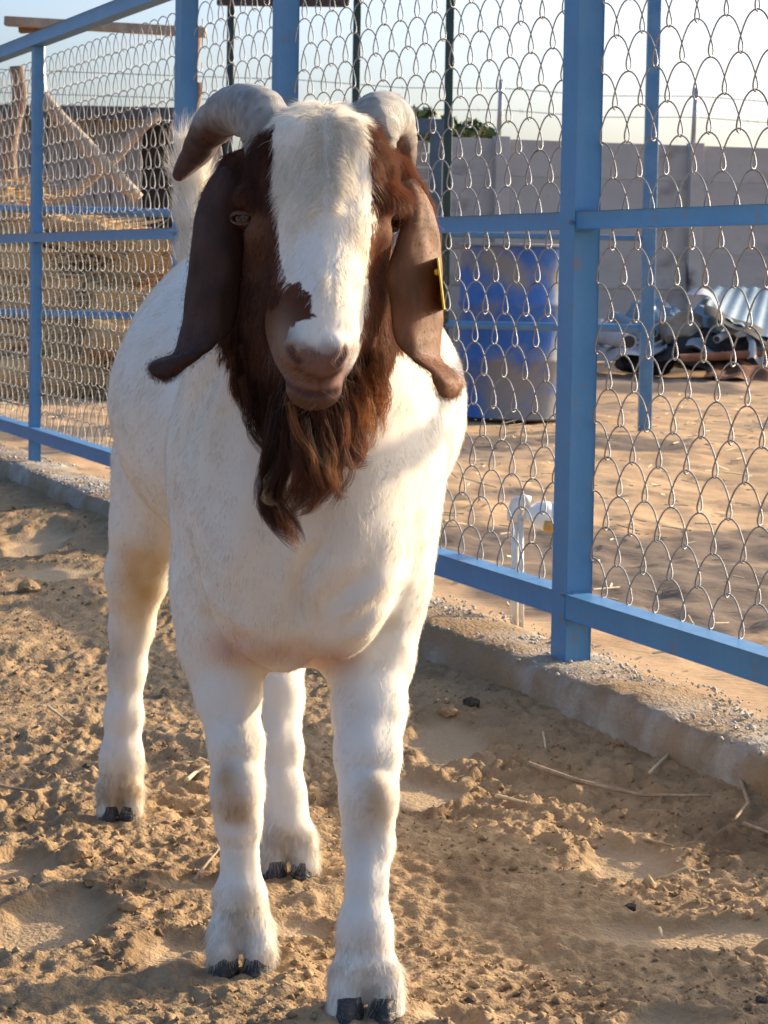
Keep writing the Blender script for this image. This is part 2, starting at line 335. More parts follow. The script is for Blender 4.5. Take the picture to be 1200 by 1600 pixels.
# bigger single clods
def clod(name, p, r, mt, seed, label, cat, group=None, sq=.65):
    bm = bmesh.new(); bmesh.ops.create_icosphere(bm, subdivisions=3, radius=1.0)
    for v in bm.verts:
        d = v.co.normalized(); k = 1 + .33 * mnoise.noise(d * 1.3 + Vector((seed, 0, 0))) + .20 * mnoise.noise(d * 3.1 + Vector((0, seed, 0))) + .10 * mnoise.noise(d * 7 + Vector((0, seed, 9)))
        v.co = Vector((d.x * k, d.y * k, d.z * k * sq)) * r
    me = bpy.data.meshes.new(name); bm.to_mesh(me); bm.free()
    o = link(name, me, mt); o.location = p; smooth_by_angle(o, 30); tag(o, label, cat, group); return o
M_dung = mat('dung', (0.030, 0.021, 0.016), (0.07, 0.05, 0.035), scale=60, rough=.85, bump=.4, bscale=300)
for i, (qx, qy, rp, lab, mt) in enumerate((
        (735, 1130, 14, 'dark dry dropping near the foot of the kerb, left of the long twig', M_dung), (82, 1193, 7, 'small black dropping on the earth beside the lifted hind hoof', M_dung),
        (135, 1215, 6, 'small black dropping touching the far hind leg', M_dung), (735, 1555, 10, 'dark dropping lowest beside the nearest front hoof', M_dung),
        (985, 1425, 9, 'dark dropping below the smooth pale patch of ground', M_dung), (1190, 1560, 10, 'dark dropping at the lower corner of the pen floor', M_dung),
        (118, 1350, 26, 'crumbly sunlit clod of earth left of the hooves', M_clod), (290, 1205, 14, 'rounded clod of earth beside the front leg', M_clod), (310, 1212, 12, 'smaller rounded clod touching the front leg', M_clod),
        (45, 935, 18, 'low clod of earth at the edge of the photo', M_clod), (265, 1085, 16, 'clod of earth between the hind and front legs', M_clod), (700, 1135, 16, 'flat clod of earth behind the near front leg', M_clod),
        (150, 1395, 20, 'broken clod of earth near the hollow hoof print', M_clod), (200, 1440, 18, 'broken clod at the rim of the hollow hoof print', M_clod), (490, 1140, 10, 'clod of earth seen between the front legs', M_clod))):
    p = G(qx, qy); r = px(rp, p.y); p.z = pen_z(p.x, p.y) + r * .25
    clod('dropping' if mt is M_dung else 'dirt_clod', p, r, mt, i * 3.7 + 1, lab, 'dropping' if mt is M_dung else 'clod', 'droppings in the pen' if mt is M_dung else 'clods of earth in the pen')

# ------------------------------------------------------------------ twigs and straws in the pen
M_twig = mat('twig', (0.26, 0.18, 0.11), (0.42, 0.31, 0.20), scale=50, rough=.85, bump=.3)
M_straw = mat('straw', (0.50, 0.37, 0.20), (0.66, 0.53, 0.33), scale=30, rough=.7)
def twig(ps, r, mt, label, lift=.006):
    W = []
    for k, q in enumerate(ps):
        p = G(*q); p.z = pen_z(p.x, p.y) + r + lift; W.append(p)
    P = []                                        # subdivided so that it bends a little
    for a, b in zip(W[:-1], W[1:]):
        for j in range(5):
            q = a.lerp(b, j / 5); q += Vector((mnoise.noise(q * 40), mnoise.noise(q * 40 + Vector((9, 0, 0))), 0)) * .0015; q.z = max(q.z, pen_z(q.x, q.y) + r * .4); P.append(q)
    P.append(W[-1]); m = len(P)
    o = MB().tube(P, [r * (1 - .45 * i / (m - 1)) for i in range(m)], 6).build('dry_twig', mt, smooth=True)
    return tag(o, label, 'twig', 'twigs and straws on the pen floor')
twig([(825, 1213), (905, 1240), (1000, 1262), (1110, 1280)], .0042, M_twig, 'longest dry twig lying on the shaded earth below the kerb')
twig([(1015, 1240), (1052, 1208)], .0040, M_straw, 'short pale straw slanting above the longest twig', .004)
twig([(1152, 1255), (1168, 1300), (1145, 1330)], .0036, M_twig, 'bent twig at the edge of the photo below the kerb', .008)
twig([(1160, 1322), (1215, 1345)], .0036, M_twig, 'straight twig lying under the bent twig', .006)
twig([(775, 1248), (822, 1266)], .0034, M_straw, 'short pale straw below the start of the longest twig')
twig([(1025, 1368), (1105, 1374)], .0028, M_straw, 'thin straw along the lower rim of the smooth pale patch', .002)
twig([(1005, 1322), (1050, 1336)], .0026, M_twig, 'thin bent twig on top of the smooth pale patch', .003)
twig([(292, 1235), (305, 1222), (330, 1217)], .0040, M_straw, 'curved pale straw left of the front leg')
twig([(285, 1200), (335, 1195)], .0028, M_straw, 'thin pale straw behind the front leg, above the curved one')
twig([(302, 1382), (345, 1335)], .0026, M_twig, 'thin brown twig leaning towards the front leg below its knee', .008)
twig([(75, 1118), (112, 1142)], .0028, M_straw, 'thin pale straw left of the far hind leg')
twig([(0, 1243), (55, 1255)], .0028, M_twig, 'thin twig at the edge of the photo left of the hind hoof')
twig([(848, 1172), (852, 1195)], .0020, M_straw, 'tiny upright straw on the shaded bank', .01)
twig([(1030, 1455), (1035, 1470)], .0024, M_straw, 'tiny straw standing in the long smooth scrape', .012)

# ------------------------------------------------------------------ blue steel fence with chain link
def beam(mb, a, b, w, h, side, bev=.003):
    """square tube from a to b; h along z-ish, w along side"""
    a, b = Vector(a), Vector(b); d = (b - a); side = Vector(side).normalized(); up = d.normalized().cross(side).normalized()
    mb.box((a + b) / 2, d / 2, side * (w / 2), up * (h / 2), bev); return mb
Z_B, Z_M, Z_T = 0.195, 0.897, 1.60
S_POST = {'near': 0.0, 'gate_near': (5.27 - 3.86) / FU.y, 'gate_far': (6.0 - 3.86) / FU.y, 'brace': (7.58 - 3.86) / FU.y}
def fpost(s, w, z0, z1, t=0.0):
    mb = MB(); c = FP(s, t, (z0 + z1) / 2); mb.box(c, FU * (w / 2), FN * (w / 2), Zv * ((z1 - z0) / 2), .003)
    mb.box(FP(s, t, z1 + .003), FU * (w / 2 - .002), FN * (w / 2 - .002), Zv * .003, .001); return mb
M_weld = mat('weld', (0.10, 0.20, 0.38), (0.30, 0.17, 0.09), scale=60, rough=.6, bump=.6, bscale=200, lo=.5, hi=.62)
posts = []
for key, w, lab in (('near', .052, 'thick blue steel post nearest to the camera, between the two mesh panels'), ('gate_near', .050, 'blue steel post rising directly behind the horns'), ('gate_far', .050, 'blue steel post rising behind the upright tail')):
    e = empty('fence_post', FP(S_POST[key], 0, Z_KERB), lab, 'post', 'posts of the blue fence')
    smooth_by_angle(fpost(S_POST[key], w, .055, 1.66).build('tube', M_blue, e))
    for (zz_, tt_) in ((Z_B + .022, -.030), (Z_M - .005, -.030)):       # weld beads where rails meet the post
        mb = MB(); c = FP(S_POST[key] - w / 2 - .001, tt_ + .012, zz_)
        mb.tube([c + FN * (k * .006 - .02) + Zv * (.002 * math.sin(k * 2.2)) for k in range(7)], [.0035 + .0012 * math.sin(k * 1.7) for k in range(7)], 6)
        mb.build('weld_bead', M_weld, e, True)
    posts.append(e)
_wire_cache = {}
def wire_mesh(length, phase):
    key = (round(length, 3), phase)
    if key in _wire_cache: return _wire_cache[key]
    p, A, d, r, nseg, ns = .090, .0330, .0130, .00160, 28, 6
    t0 = math.pi if phase else 0.0
    m = int(length / p * nseg); i = np.arange(m + 1); tau = 2 * math.pi * i / nseg
    s = np.minimum(i * p / nseg, length); ph = tau + t0
    jit = .0012 * np.sin(ph * .37 + 2.0 * phase) + .0008 * np.sin(ph * .21)
    C = np.stack([s, -d * np.tanh(1.6 * np.sin(ph)) / math.tanh(1.6), A * np.arcsin(.95 * np.cos(ph)) / math.asin(.95) + jit], -1)
    T = np.gradient(C, axis=0); T /= np.linalg.norm(T, axis=1)[:, None]
    ref = np.stack([-np.cos(ph) * 0 + 1, 0 * ph, 0 * ph], -1)
    n1 = np.cross(T, ref); n1 /= np.linalg.norm(n1, axis=1)[:, None]; n2 = np.cross(T, n1)
    a = 2 * np.pi * np.arange(ns) / ns
    V = C[:, None] + r * (np.cos(a)[None, :, None] * n1[:, None] + np.sin(a)[None, :, None] * n2[:, None])
    k = np.arange(m * ns); i0 = k // ns; j = k % ns; j1 = (j + 1) % ns
    Fc = np.stack([i0 * ns + j, i0 * ns + j1, (i0 + 1) * ns + j1, (i0 + 1) * ns + j], -1)
    o = mesh_np('wire', V.reshape(-1, 3), Fc, M_wire, smooth=True); me = o.data; bpy.data.objects.remove(o)
    _wire_cache[key] = me; return me
ang = math.atan2(FU.y, FU.x)
def panel(s0, s1, label, t=0.0, rails=(.045, .032, .045), brace=None, z_top=Z_T, seed=0):
    root = empty('chain_link_fence', FP((s0 + s1) / 2, t, Z_KERB), label, 'fence', 'chain link panels of the blue fence')
    for nm, z, w in (('bottom_rail', Z_B, rails[0]), ('middle_rail', Z_M, rails[1]), ('top_rail', z_top, rails[2])):
        mb = MB(); beam(mb, FP(s0, t, z), FP(s1, t, z), w, w, FN); smooth_by_angle(mb.build(nm, M_blue, root))
    if brace is not None:
        mb = MB(); mb.box(FP(brace, t + .003, (.06 + z_top - .024) / 2), FU * .019, FN * .0175, Zv * ((z_top - .024 - .06) / 2), .002); smooth_by_angle(mb.build('upright', M_blue, root))
    z = Z_B + .0225 + .030; k = 0; L = s1 - s0 - .004
    while z < z_top - .03:
        o = bpy.data.objects.new('wire', wire_mesh(L, (k + seed) % 2)); COL.objects.link(o); o.parent = root
        jz = .0015 * math.sin(k * 2.1 + seed)
        M = Matrix.Translation(FP(s0 + .002, .024, z + jz)) @ Matrix(((FU.x, FN.x, 0, 0), (FU.y, FN.y, 0, 0), (0, 0, 1, 0), (0, 0, 0, 1)))
        o.matrix_parent_inverse = parent_inv(root); o.matrix_basis = M
        z += .063; k += 1
    return root
panel(-2.6, -.029, 'chain link panel nearest to the camera, reaching past the edge of the photo', t=-.006, seed=1)
panel(.028, S_POST['gate_near'] - .026, 'chain link panel beside the goat with the oil drum behind it', seed=0)
panel(S_POST['gate_near'] + .026, S_POST['gate_far'] - .026, 'narrow chain link panel between the two posts behind the horns', seed=1)
panel(S_POST['gate_far'] + .026, 7.6, 'chain link panel farthest along the fence with a thin upright, hay behind it', brace=S_POST['brace'], seed=0)
# latch bolt on the post behind the tail
e = empty('latch_bolt', FP(S_POST['gate_far'] - .026, -.02, .895), 'small blue latch bolt on the post behind the tail', 'latch')
mb = MB(); mb.tube([FP(S_POST['gate_far'] - .06, -.036, .90), FP(S_POST['gate_far'] + .02, -.036, .90)], .006, 8); smooth_by_angle(mb.build('bolt', M_blue, e))
mb = MB(); mb.box(FP(S_POST['gate_far'] - .028, -.030, .892), FU * .012, FN * .0045, Zv * .02, .002); smooth_by_angle(mb.build('keeper', M_blue, e))
# ------------------------------------------------------------------ beyond the fence
rnd = random.Random(7)
def yard(x, y): return G(x, y, Z_OUT)
# standpipe just behind the fence
M_pvc = mat('white_pvc', (0.62, 0.60, 0.54), (0.74, 0.72, 0.67), scale=25, rough=.45, c3=(0.45, 0.33, 0.17), s3=30, lo3=.60, hi3=.72)
M_tape = mat('black_tape', (0.03, 0.03, 0.035), rough=.5)
M_ochre = mat('ochre_plastic', (0.50, 0.27, 0.06), (0.6, 0.36, 0.10), scale=40, rough=.5)
M_jug = mat('white_plastic', (0.70, 0.71, 0.70), (0.78, 0.78, 0.76), scale=20, rough=.35)
Yp = 4.42
b_ = U(803, 990, Yp); b_.z = Z_OUT - .02
e = empty('standpipe', b_, 'white water standpipe with a plastic bottle over its spout, just behind the fence', 'standpipe')
t1 = U(806, 800, Yp); MB().tube([b_, b_.lerp(t1, .5), t1], .0085, 14).build('pipe', M_pvc, e, True)
t2 = U(814, 806, Yp - .012); MB().tube([U(815, 985, Yp - .012), t2], .0055, 10).build('stake', M_pvc, e, True)
q = U(801, 897, Yp); MB().tube([q - Zv * .012, q + Zv * .012], .0095, 14).build('joint_tape', M_tape, e, True)
q = U(806, 792, Yp); MB().tube([q + Vector((-.004, 0, -.03)), q + Vector((-.003, 0, -.012)), q + Vector((.004, 0, .006)), q + Vector((.018, 0, .012)), q + Vector((.03, 0, .010))], [.014, .0155, .017, .0155, .013], 16).build('elbow', M_pvc, e, True)
q = U(845, 805, Yp); ax = Vector((1, .15, -.13)).normalized()
MB().lathe(q - ax * .035, [(.010, 0), (.013, .002), (.016, .010), (.026, .022), (.030, .035), (.0305, .050), (.028, .052), (.0305, .054), (.030, .068), (.026, .076), (.010, .079)], 22, ax).build('bottle', M_jug, e, True)
q = U(858, 822, Yp - .022); MB().lathe(q, [(.008, -.012), (.0125, -.011), (.013, .011), (.009, .012)], 16, (1, .1, -.1)).build('cap', M_ochre, e, True)

# oil drum
M_drum = mat('drum_paint', (0.035, 0.125, 0.40), (0.055, 0.165, 0.46), scale=5, rough=.55, bump=.1, bscale=40, c3=(0.25, 0.235, 0.22), s3=3.0, lo3=.44, hi3=.56, spec=.35)
M_drum2 = mat('drum_rim', (0.20, 0.22, 0.25), (0.32, 0.28, 0.24), scale=14, rough=.6, bump=.15)
db = yard(803, 652); R = .29; Hd = .88
e = empty('oil_drum', db, 'weathered blue steel oil drum behind the mesh', 'drum')
prof_d = [(.27, 0), (R, .004), (R + .006, .012), (R, .022)]
for zr in (.30, .58):
    prof_d += [(R, zr - .022), (R + .008, zr - .008), (R + .008, zr + .008), (R, zr + .022)]
prof_d += [(R, Hd - .025), (R + .006, Hd - .012)]
smooth_by_angle(MB().lathe(db, prof_d + [(R - .012, Hd - .012), (R - .012, Hd - .05)], 48).build('shell', M_drum, e), 50)
smooth_by_angle(MB().lathe(db, [(R - .010, Hd - .006), (R + .0085, Hd - .008), (R + .010, Hd + .002), (R - .004, Hd + .008), (R - .012, Hd + .002), (R - .013, Hd - .02)], 48).build('rim', M_drum2, e), 50)
MB().lathe(db + Vector((.12, -.1, Hd - .052)), [(.03, 0), (.034, .004), (.03, .014), (.02, .016)], 16).build('bung', M_drum2, e, True)

# second railing: pens behind
M_blue2 = mat('faded_blue_paint', (0.075, 0.20, 0.36), (0.12, 0.26, 0.42), scale=9, rough=.45, bump=.05)
M_green = mat('dark_green_paint', (0.018, 0.045, 0.040), (0.03, 0.065, 0.055), scale=9, rough=.4)
def rpost(p, r, z1, label, m, name='rail_post', grp='posts of the railings behind', sq=True):
    e = empty(name, p, label, 'post', grp); mb = MB()
    mb.box(p + Zv * (z1 - p.z) / 2 - Zv * .02, Vector((r, 0, 0)), Vector((0, r, 0)), Zv * ((z1 - p.z) / 2 + .02), .006)
    smooth_by_angle(mb.build('shaft', m, e))
    MB().box(Vector((p.x, p.y, z1 + .004)), Vector((r + .004, 0, 0)), Vector((0, r + .004, 0)), Zv * .004, .002).build('cap', m, e)
    return e
pR = yard(1007, 670); rpost(pR, .031, 2.6, 'faded blue post standing in the yard right of the oil drum', M_blue2)
def rrail(a, b, r, label):
    o = MB().tube([a, a.lerp(b, .33), a.lerp(b, .66), b], r, 12).build('rail', M_blue2); smooth_by_angle(o, 50)
    return tag(o, label, 'rail', 'rails of the pens behind')
gl = U(700, 200, pR.y + .25); gm = U(557, 100, pR.y + .45); gk = U(360, 100, pR.y + .75)
for p, w, lab in ((gl, .021, 'thin dark green post above the goat right of its horns'), (gm, .020, 'thin dark green post between the two horns'), (gk, .019, 'thin dark green post left of the horns, beside the blue fence post')):
    q = Vector((p.x, p.y, Z_OUT)); rpost(q, w, 2.9, lab, M_green)
a = U(1012, 514, pR.y); b = U(694, 507, pR.y + .25); rrail(a, b, .020, 'low faded blue rail in front of the oil drum')
a2 = U(1012, 373, pR.y + .02); rrail(a2, U(694, 366, pR.y + .25), .014, 'upper faded blue rail over the oil drum')
b1 = U(690, 507, pR.y + .27); c1 = U(-60, 487, pR.y + 1.3); rrail(b1, c1, .022, 'low faded blue rail in front of the hay stack')
b2 = U(690, 345, pR.y + .27); c2 = U(-60, 324, pR.y + 1.3); rrail(b2, c2, .022, 'upper faded blue rail in front of the hay stack')
# dark roof beam across the green posts
M_beam = mat('dark_timber', (0.055, 0.042, 0.036), (0.10, 0.075, 0.06), scale=20, rough=.85, bump=.4, stretch=(1, 6, 6))
o = beam(MB(), U(340, -6, gk.y - .06), U(545, -4, gm.y - .06), .07, .09, (0, 1, 0)).build('roof_beam', M_beam); tag(o, 'dark timber beam on the green posts at the top of the photo', 'beam')

# precast concrete yard wall
M_conc = mat('precast_concrete', (0.38, 0.36, 0.335), (0.50, 0.475, 0.44), scale=1.3, rough=.9, bump=.25, bscale=60, lo=.3, hi=.7, c3=(0.28, 0.265, 0.25), s3=2.6, lo3=.56, hi3=.72, stretch=(1, 1, 1.8))
M_conc2 = mat('precast_post', (0.42, 0.40, 0.37), (0.52, 0.49, 0.455), scale=2.2, rough=.9, bump=.25, bscale=50, c3=(0.075, 0.07, 0.07), s3=2.0, lo3=.60, hi3=.68)
wA = yard(640, 563); wA = Vector((U(640, 400, 17.6).x, 17.6, Z_OUT)); wB = Vector((U(1230, 400, 18.5).x, 18.5, Z_OUT))
wd = (wB - wA).normalized(); wn_ = Vector((wd.y, -wd.x, 0))           # towards the camera
wall = empty('concrete_wall', wA, 'grey precast concrete wall of stacked panels along the yard', 'wall')
bay = 1.755; x0 = U(697, 300, 17.6).x - wA.x
s_posts = [(U(780, 300, 17.8).x - wA.x) / wd.x + bay * k for k in range(-1, 8)]
lev = [0.0, .31, .62, .93, 1.24, 1.55, 1.86]
_box_cache = {}
def piece(name, c, ax, ay, az, bev, m, parent):
    """alike boxes share one mesh"""
    key = (round(ax.length, 4), round(ay.length, 4), round(az.length, 4), bev, m.name)
    if key not in _box_cache:
        o = MB().box((0, 0, 0), (ax.length, 0, 0), (0, ay.length, 0), (0, 0, az.length), bev).build(name, m); _box_cache[key] = o.data; bpy.data.objects.remove(o)
    o = bpy.data.objects.new(name, _box_cache[key]); COL.objects.link(o); o.parent = parent; o.matrix_parent_inverse = parent_inv(parent)
    X, Y, Z = ax.normalized(), ay.normalized(), az.normalized()
    o.matrix_basis = Matrix(((X.x, Y.x, Z.x, c.x), (X.y, Y.y, Z.y, c.y), (X.z, Y.z, Z.z, c.z), (0, 0, 0, 1))); return o
for i in range(len(s_posts) - 1):
    if i == 0:
        s0 = x0
    else: s0 = s_posts[i]
    s1 = s_posts[i + 1]
    if s1 < x0: continue
    for k in range(6):
        dz = rnd.uniform(-.006, .006); dn = rnd.uniform(-.008, .008)
        c = wA + wd * ((s0 + s1) / 2) + wn_ * dn + Zv * (lev[k] + .155)
        piece('panel', c, wd * ((s1 - s0) / 2 - .01), wn_ * .024, Zv * .1553, .006, M_conc, wall)
for s in s_posts:
    if s < x0: continue
    c = wA + wd * s + wn_ * .03 + Zv * .935
    piece('post', c, wd * .062, wn_ * .055, Zv * .945, .008, M_conc2, wall)
M_steel = mat('galvanised_steel', (0.38, 0.40, 0.42), (0.48, 0.50, 0.52), scale=20, rough=.5, metal=.4)
for j, s in enumerate(s_posts):
    if s < x0: continue
    b0 = wA + wd * (s - .02) + wn_ * .02 + Zv * 1.85
    e = MB().tube([b0, b0 + Zv * .50 + wn_ * .05], .022, 8).build('barbed_wire_arm', M_steel, wall, True)
M_barb = mat('barbed_wire', (0.20, 0.21, 0.22), rough=.6, metal=.3)
for z in (2.10, 2.28):
    pts = []
    for j, s in enumerate([s_posts[0] - 6] + s_posts):
        c = wA + wd * s + wn_ * .045 + Zv * z; pts.append(c)
        if j < len(s_posts): pts.append(c + wd * bay / 2 - Zv * .03)
    mb = MB().tube(pts, .0035, 5)
    for k in range(40):
        a_ = rnd.random() * (len(pts) - 1); i = int(a_); q = pts[i].lerp(pts[min(i + 1, len(pts) - 1)], a_ - i)
        mb.tube([q - Zv * .018 + wd * .006, q + Zv * .018 - wd * .006], .002, 4)
    mb.build('barbed_wire', M_barb, wall)

# grey gate with louvred blocks left of the wall
M_gate = mat('gate_steel', (0.06, 0.10, 0.14), (0.09, 0.14, 0.19), scale=6, rough=.5)
Yg = 16.6; ga = U(565, 200, Yg); gb = U(692, 196, Yg)
gate = empty('yard_gate', Vector((ga.x, Yg, Z_OUT)), 'dark blue steel gate with pale horizontal slats behind the right horn', 'gate')
for (x_, nm) in ((ga.x, 'gate_post'), (gb.x - .05, 'gate_post')):
    MB().box((x_, Yg, 1.0), (.05, 0, 0), (0, .04, 0), (0, 0, .94), .005).build(nm, M_gate, gate)
MB().box(((ga.x + gb.x) / 2, Yg - .003, 1.93), ((gb.x - ga.x) / 2 + .03, 0, 0), (0, .043, 0), (0, 0, .06), .005).build('top_bar', M_gate, gate)
M_slat = mat('pale_slat', (0.30, 0.29, 0.275), (0.40, 0.385, 0.36), scale=4, rough=.85)
for k in range(16):
    c = Vector(((ga.x + gb.x) / 2 - .02, Yg + .01, .20 + k * .105)); piece('slat', c, Vector(((gb.x - ga.x) / 2 - .09, 0, 0)), Vector((0, .012, .004)), Vector((0, 0, .044)), .004, M_slat, gate)

# trees behind the wall
M_leaf = mat('leaf', (0.06, 0.10, 0.03), (0.12, 0.17, 0.06), scale=3, rough=.7)
M_bark = mat('bark', (0.11, 0.08, 0.055), (0.19, 0.145, 0.10), scale=20, rough=.9, bump=.5)
def tree(p, h, crown_z, rad, seed, label, nl=2600):
    r = np.random.default_rng(seed); e = empty('tree', p, label, 'tree', 'trees behind the wall')
    top = Vector((p.x, p.y, crown_z)); mb = MB().tube([p, p + Zv * (crown_z - p.z) * .5 + Vector((.05, 0, 0)), top], [.09, .07, .03], 8)
    for k in range(7):
        a_ = k * 2.4; q = p + Zv * (crown_z - p.z) * (.45 + .06 * k); mb.tube([q, q + Vector((math.cos(a_) * rad * .35, math.sin(a_) * rad * .3, rad * .16)), q + Vector((math.cos(a_) * rad * .75, math.sin(a_) * rad * .6, rad * .25))], [.035, .022, .01], 6)
    mb.build('trunk', M_bark, e, True)
    cl = r.normal(0, 1, (26, 3)); cl /= np.linalg.norm(cl, axis=1)[:, None]; cl *= (r.random((26, 1)) ** .4) * np.array([rad, rad * .8, rad * .36])
    cen = cl[r.integers(0, 26, nl)] + r.normal(0, .085, (nl, 3)) * np.array([rad * 1.1, rad, rad * .6])
    cen += np.array(top)
    a1 = r.normal(0, 1, (nl, 3)); a1 /= np.linalg.norm(a1, axis=1)[:, None]; a2 = np.cross(a1, r.normal(0, 1, (nl, 3))); a2 /= np.linalg.norm(a2, axis=1)[:, None]
    sz = r.uniform(.03, .065, (nl, 1))
    V = np.stack([cen - a1 * sz, cen + a2 * sz * .5, cen + a1 * sz, cen - a2 * sz * .5], 1).reshape(-1, 3)
    mesh_np('crown', V, np.arange(nl * 4).reshape(-1, 4), M_leaf, e)
tp = U(712, 190, 21.0); tree(Vector((tp.x, 21.0, Z_OUT)), 2.4, tp.z - .10, .34, 3, 'small green bushy tree showing over the wall')
tp = U(655, 185, 20.4); tree(Vector((tp.x, 20.4, Z_OUT)), 2.4, tp.z - .06, .34, 5, 'green bushy tree over the dark blue gate')

# scrap heap against the wall
M_tin = mat('roof_sheet', (0.36, 0.40, 0.44), (0.50, 0.54, 0.57), scale=3, rough=.45, metal=.35, c3=(0.28, 0.22, 0.17), s3=4, lo3=.62, hi3=.75)
M_tin2 = mat('blue_grey_sheet', (0.17, 0.25, 0.31), (0.24, 0.33, 0.40), scale=3, rough=.5, metal=.2)
M_dark = mat('dark_scrap', (0.025, 0.024, 0.026), (0.07, 0.06, 0.055), scale=6, rough=.8)
M_whitep = mat('white_scrap', (0.36, 0.37, 0.37), (0.52, 0.52, 0.51), scale=4, rough=.5)
M_rust = mat('rust', (0.16, 0.06, 0.03), (0.26, 0.12, 0.06), scale=10, rough=.9)
def sheet(name, corners, m, label, waves=9, amp=.018, crumple=.0, cat='sheet'):
    """corrugated or crumpled sheet between four corners, with thickness"""
    a, b, c, d = [Vector(q) for q in corners]; nu, nv = 40, 10; nrm = (b - a).cross(d - a).normalized(); V = []; F = []
    for lay in (0, 1):
        for j in range(nv + 1):
            for i in range(nu + 1):
                u, v = i / nu, j / nv; p = a.lerp(b, u).lerp(d.lerp(c, u), v)
                p = p + nrm * (amp * math.sin(u * waves * 2 * math.pi) + crumple * mnoise.noise(p * 3.0) + crumple * .5 * mnoise.noise(p * 8.0) - lay * .004); V.append(p)
    n1 = (nu + 1) * (nv + 1)
    for j in range(nv):
        for i in range(nu):
            q = j * (nu + 1) + i; f = (q, q + 1, q + nu + 2, q + nu + 1); F += [f, tuple(n1 + k for k in f[::-1])]
    o = mesh_np(name, V, F, m, smooth=True); return tag(o, label, cat, 'scrap heaped by the wall')
D1 = 15.6
def K(x, y, d=0.0): return U(x, y, D1 + d)
sheet('roof_sheet', (K(1092, 478), K(1215, 535, -.2), K(1230, 450, 1.4), K(1118, 448, 1.4)), M_tin2, 'pale blue corrugated sheet leaning on the scrap heap', 6, .007)
sheet('roof_sheet', (K(1100, 490, -.1), K(1215, 545, -.3), K(1225, 528, 0), K(1100, 476, 0)), M_dark, 'dark folded sheet under the pale blue corrugated one', 2, .01)
sheet('metal_sheet', (K(945, 578, -.4), K(1035, 545, -.3), K(1045, 528, .3), K(948, 548, .3)), M_whitep, 'whitish bent sheet at the front of the scrap heap by the blue post', 1, .03, .05)
sheet('metal_sheet', (K(1025, 560, -.2), K(1180, 585, -.3), K(1190, 545, .4), K(1040, 520, .4)), M_dark, 'black sheet across the foot of the scrap heap', 1, .02, .06)
sheet('metal_sheet', (K(1068, 540, -.25), K(1128, 552, -.25), K(1132, 543, .1), K(1075, 530, .1)), M_whitep, 'narrow white sheet lying on the black one', 1, .02, .06)
sheet('metal_sheet', (K(1070, 462, .2), K(1122, 480, .1), K(1110, 468, .5), K(1075, 455, .5)), M_whitep, 'curved whitish sheet on top of the scrap heap', .5, .05, .05)
sheet('metal_sheet', (K(1168, 560, -.3), K(1195, 566, -.3), K(1188, 520, -.1), K(1170, 512, -.1)), M_whitep, 'torn white scrap standing below the corrugated sheet', 1, .03, .08)
sheet('metal_sheet', (K(1045, 530, .2), K(1150, 530, .2), K(1150, 470, 1.2), K(1040, 480, 1.2)), M_tin2, 'crumpled blue grey sheet in the middle of the scrap heap', 2, .03, .14)
sheet('metal_sheet', (K(930, 545, .1), K(1020, 535, .1), K(1020, 505, .6), K(930, 500, .6)), M_tin, 'flat grey sheet behind the pipe at the blue post', 3, .012, .05)
sheet('metal_sheet', (K(1100, 585, -.5), K(1230, 592, -.5), K(1230, 560, .1), K(1110, 560, .1)), M_rust, 'rusty dark sheet lying lowest in the scrap heap', 3, .012, .05)
def lump(p, r, m, label, seed, sq=.8): return clod('scrap_bundle', p, r, m, seed, label, 'scrap', 'scrap heaped by the wall', sq)
lump(K(1068, 515, .3), .17, mat('cardboard', (0.36, 0.25, 0.13), (0.5, 0.42, 0.34), scale=5, rough=.9), 'brown and white torn box in the scrap heap', 3.3)
lump(K(1015, 500, .5), .20, M_tin2, 'blue grey scrap behind the pipe', 5.1)
lump(K(1090, 545, .3), .30, M_dark, 'dark tangle at the core of the scrap heap', 7.7, .5)
lump(K(1165, 552, .2), .28, M_dark, 'dark tangle under the corrugated sheet', 9.7, .5)
lump(K(1010, 565, .1), .22, M_dark, 'dark tangle behind the foot of the blue post', 11.7, .45)
def spipe(a, b, r, m, label):
    a, b = Vector(a), Vector(b); d = (b - a).normalized(); mb = MB()
    L_ = (b - a).length
    mb.lathe(a, [(r, 0), (r, L_)], 20, d); mb2 = MB().lathe(a - d * .002, [(r * .8, 0), (r * .8, .01)], 20, d)
    e = empty('scrap_pipe', a, label, 'pipe', 'scrap heaped by the wall'); smooth_by_angle(mb.build('tube', m, e)); mb2.build('bore', M_dark, e); return e
spipe(K(983, 534, -.6), K(925, 522, .4), .055, M_whitep, 'whitish pipe with a dark open end in the scrap heap')
spipe(K(1020, 520, -.1), K(960, 495, .6), .04, M_tin2, 'blue grey pipe lying behind the whitish one')
spipe(K(1060, 560, -.5), K(1200, 552, -.2), .03, M_rust, 'thin rusty pipe along the foot of the scrap heap')
spipe(K(1120, 530, -.2), K(1165, 505, .3), .028, M_whitep, 'short white pipe sticking up in the scrap heap')

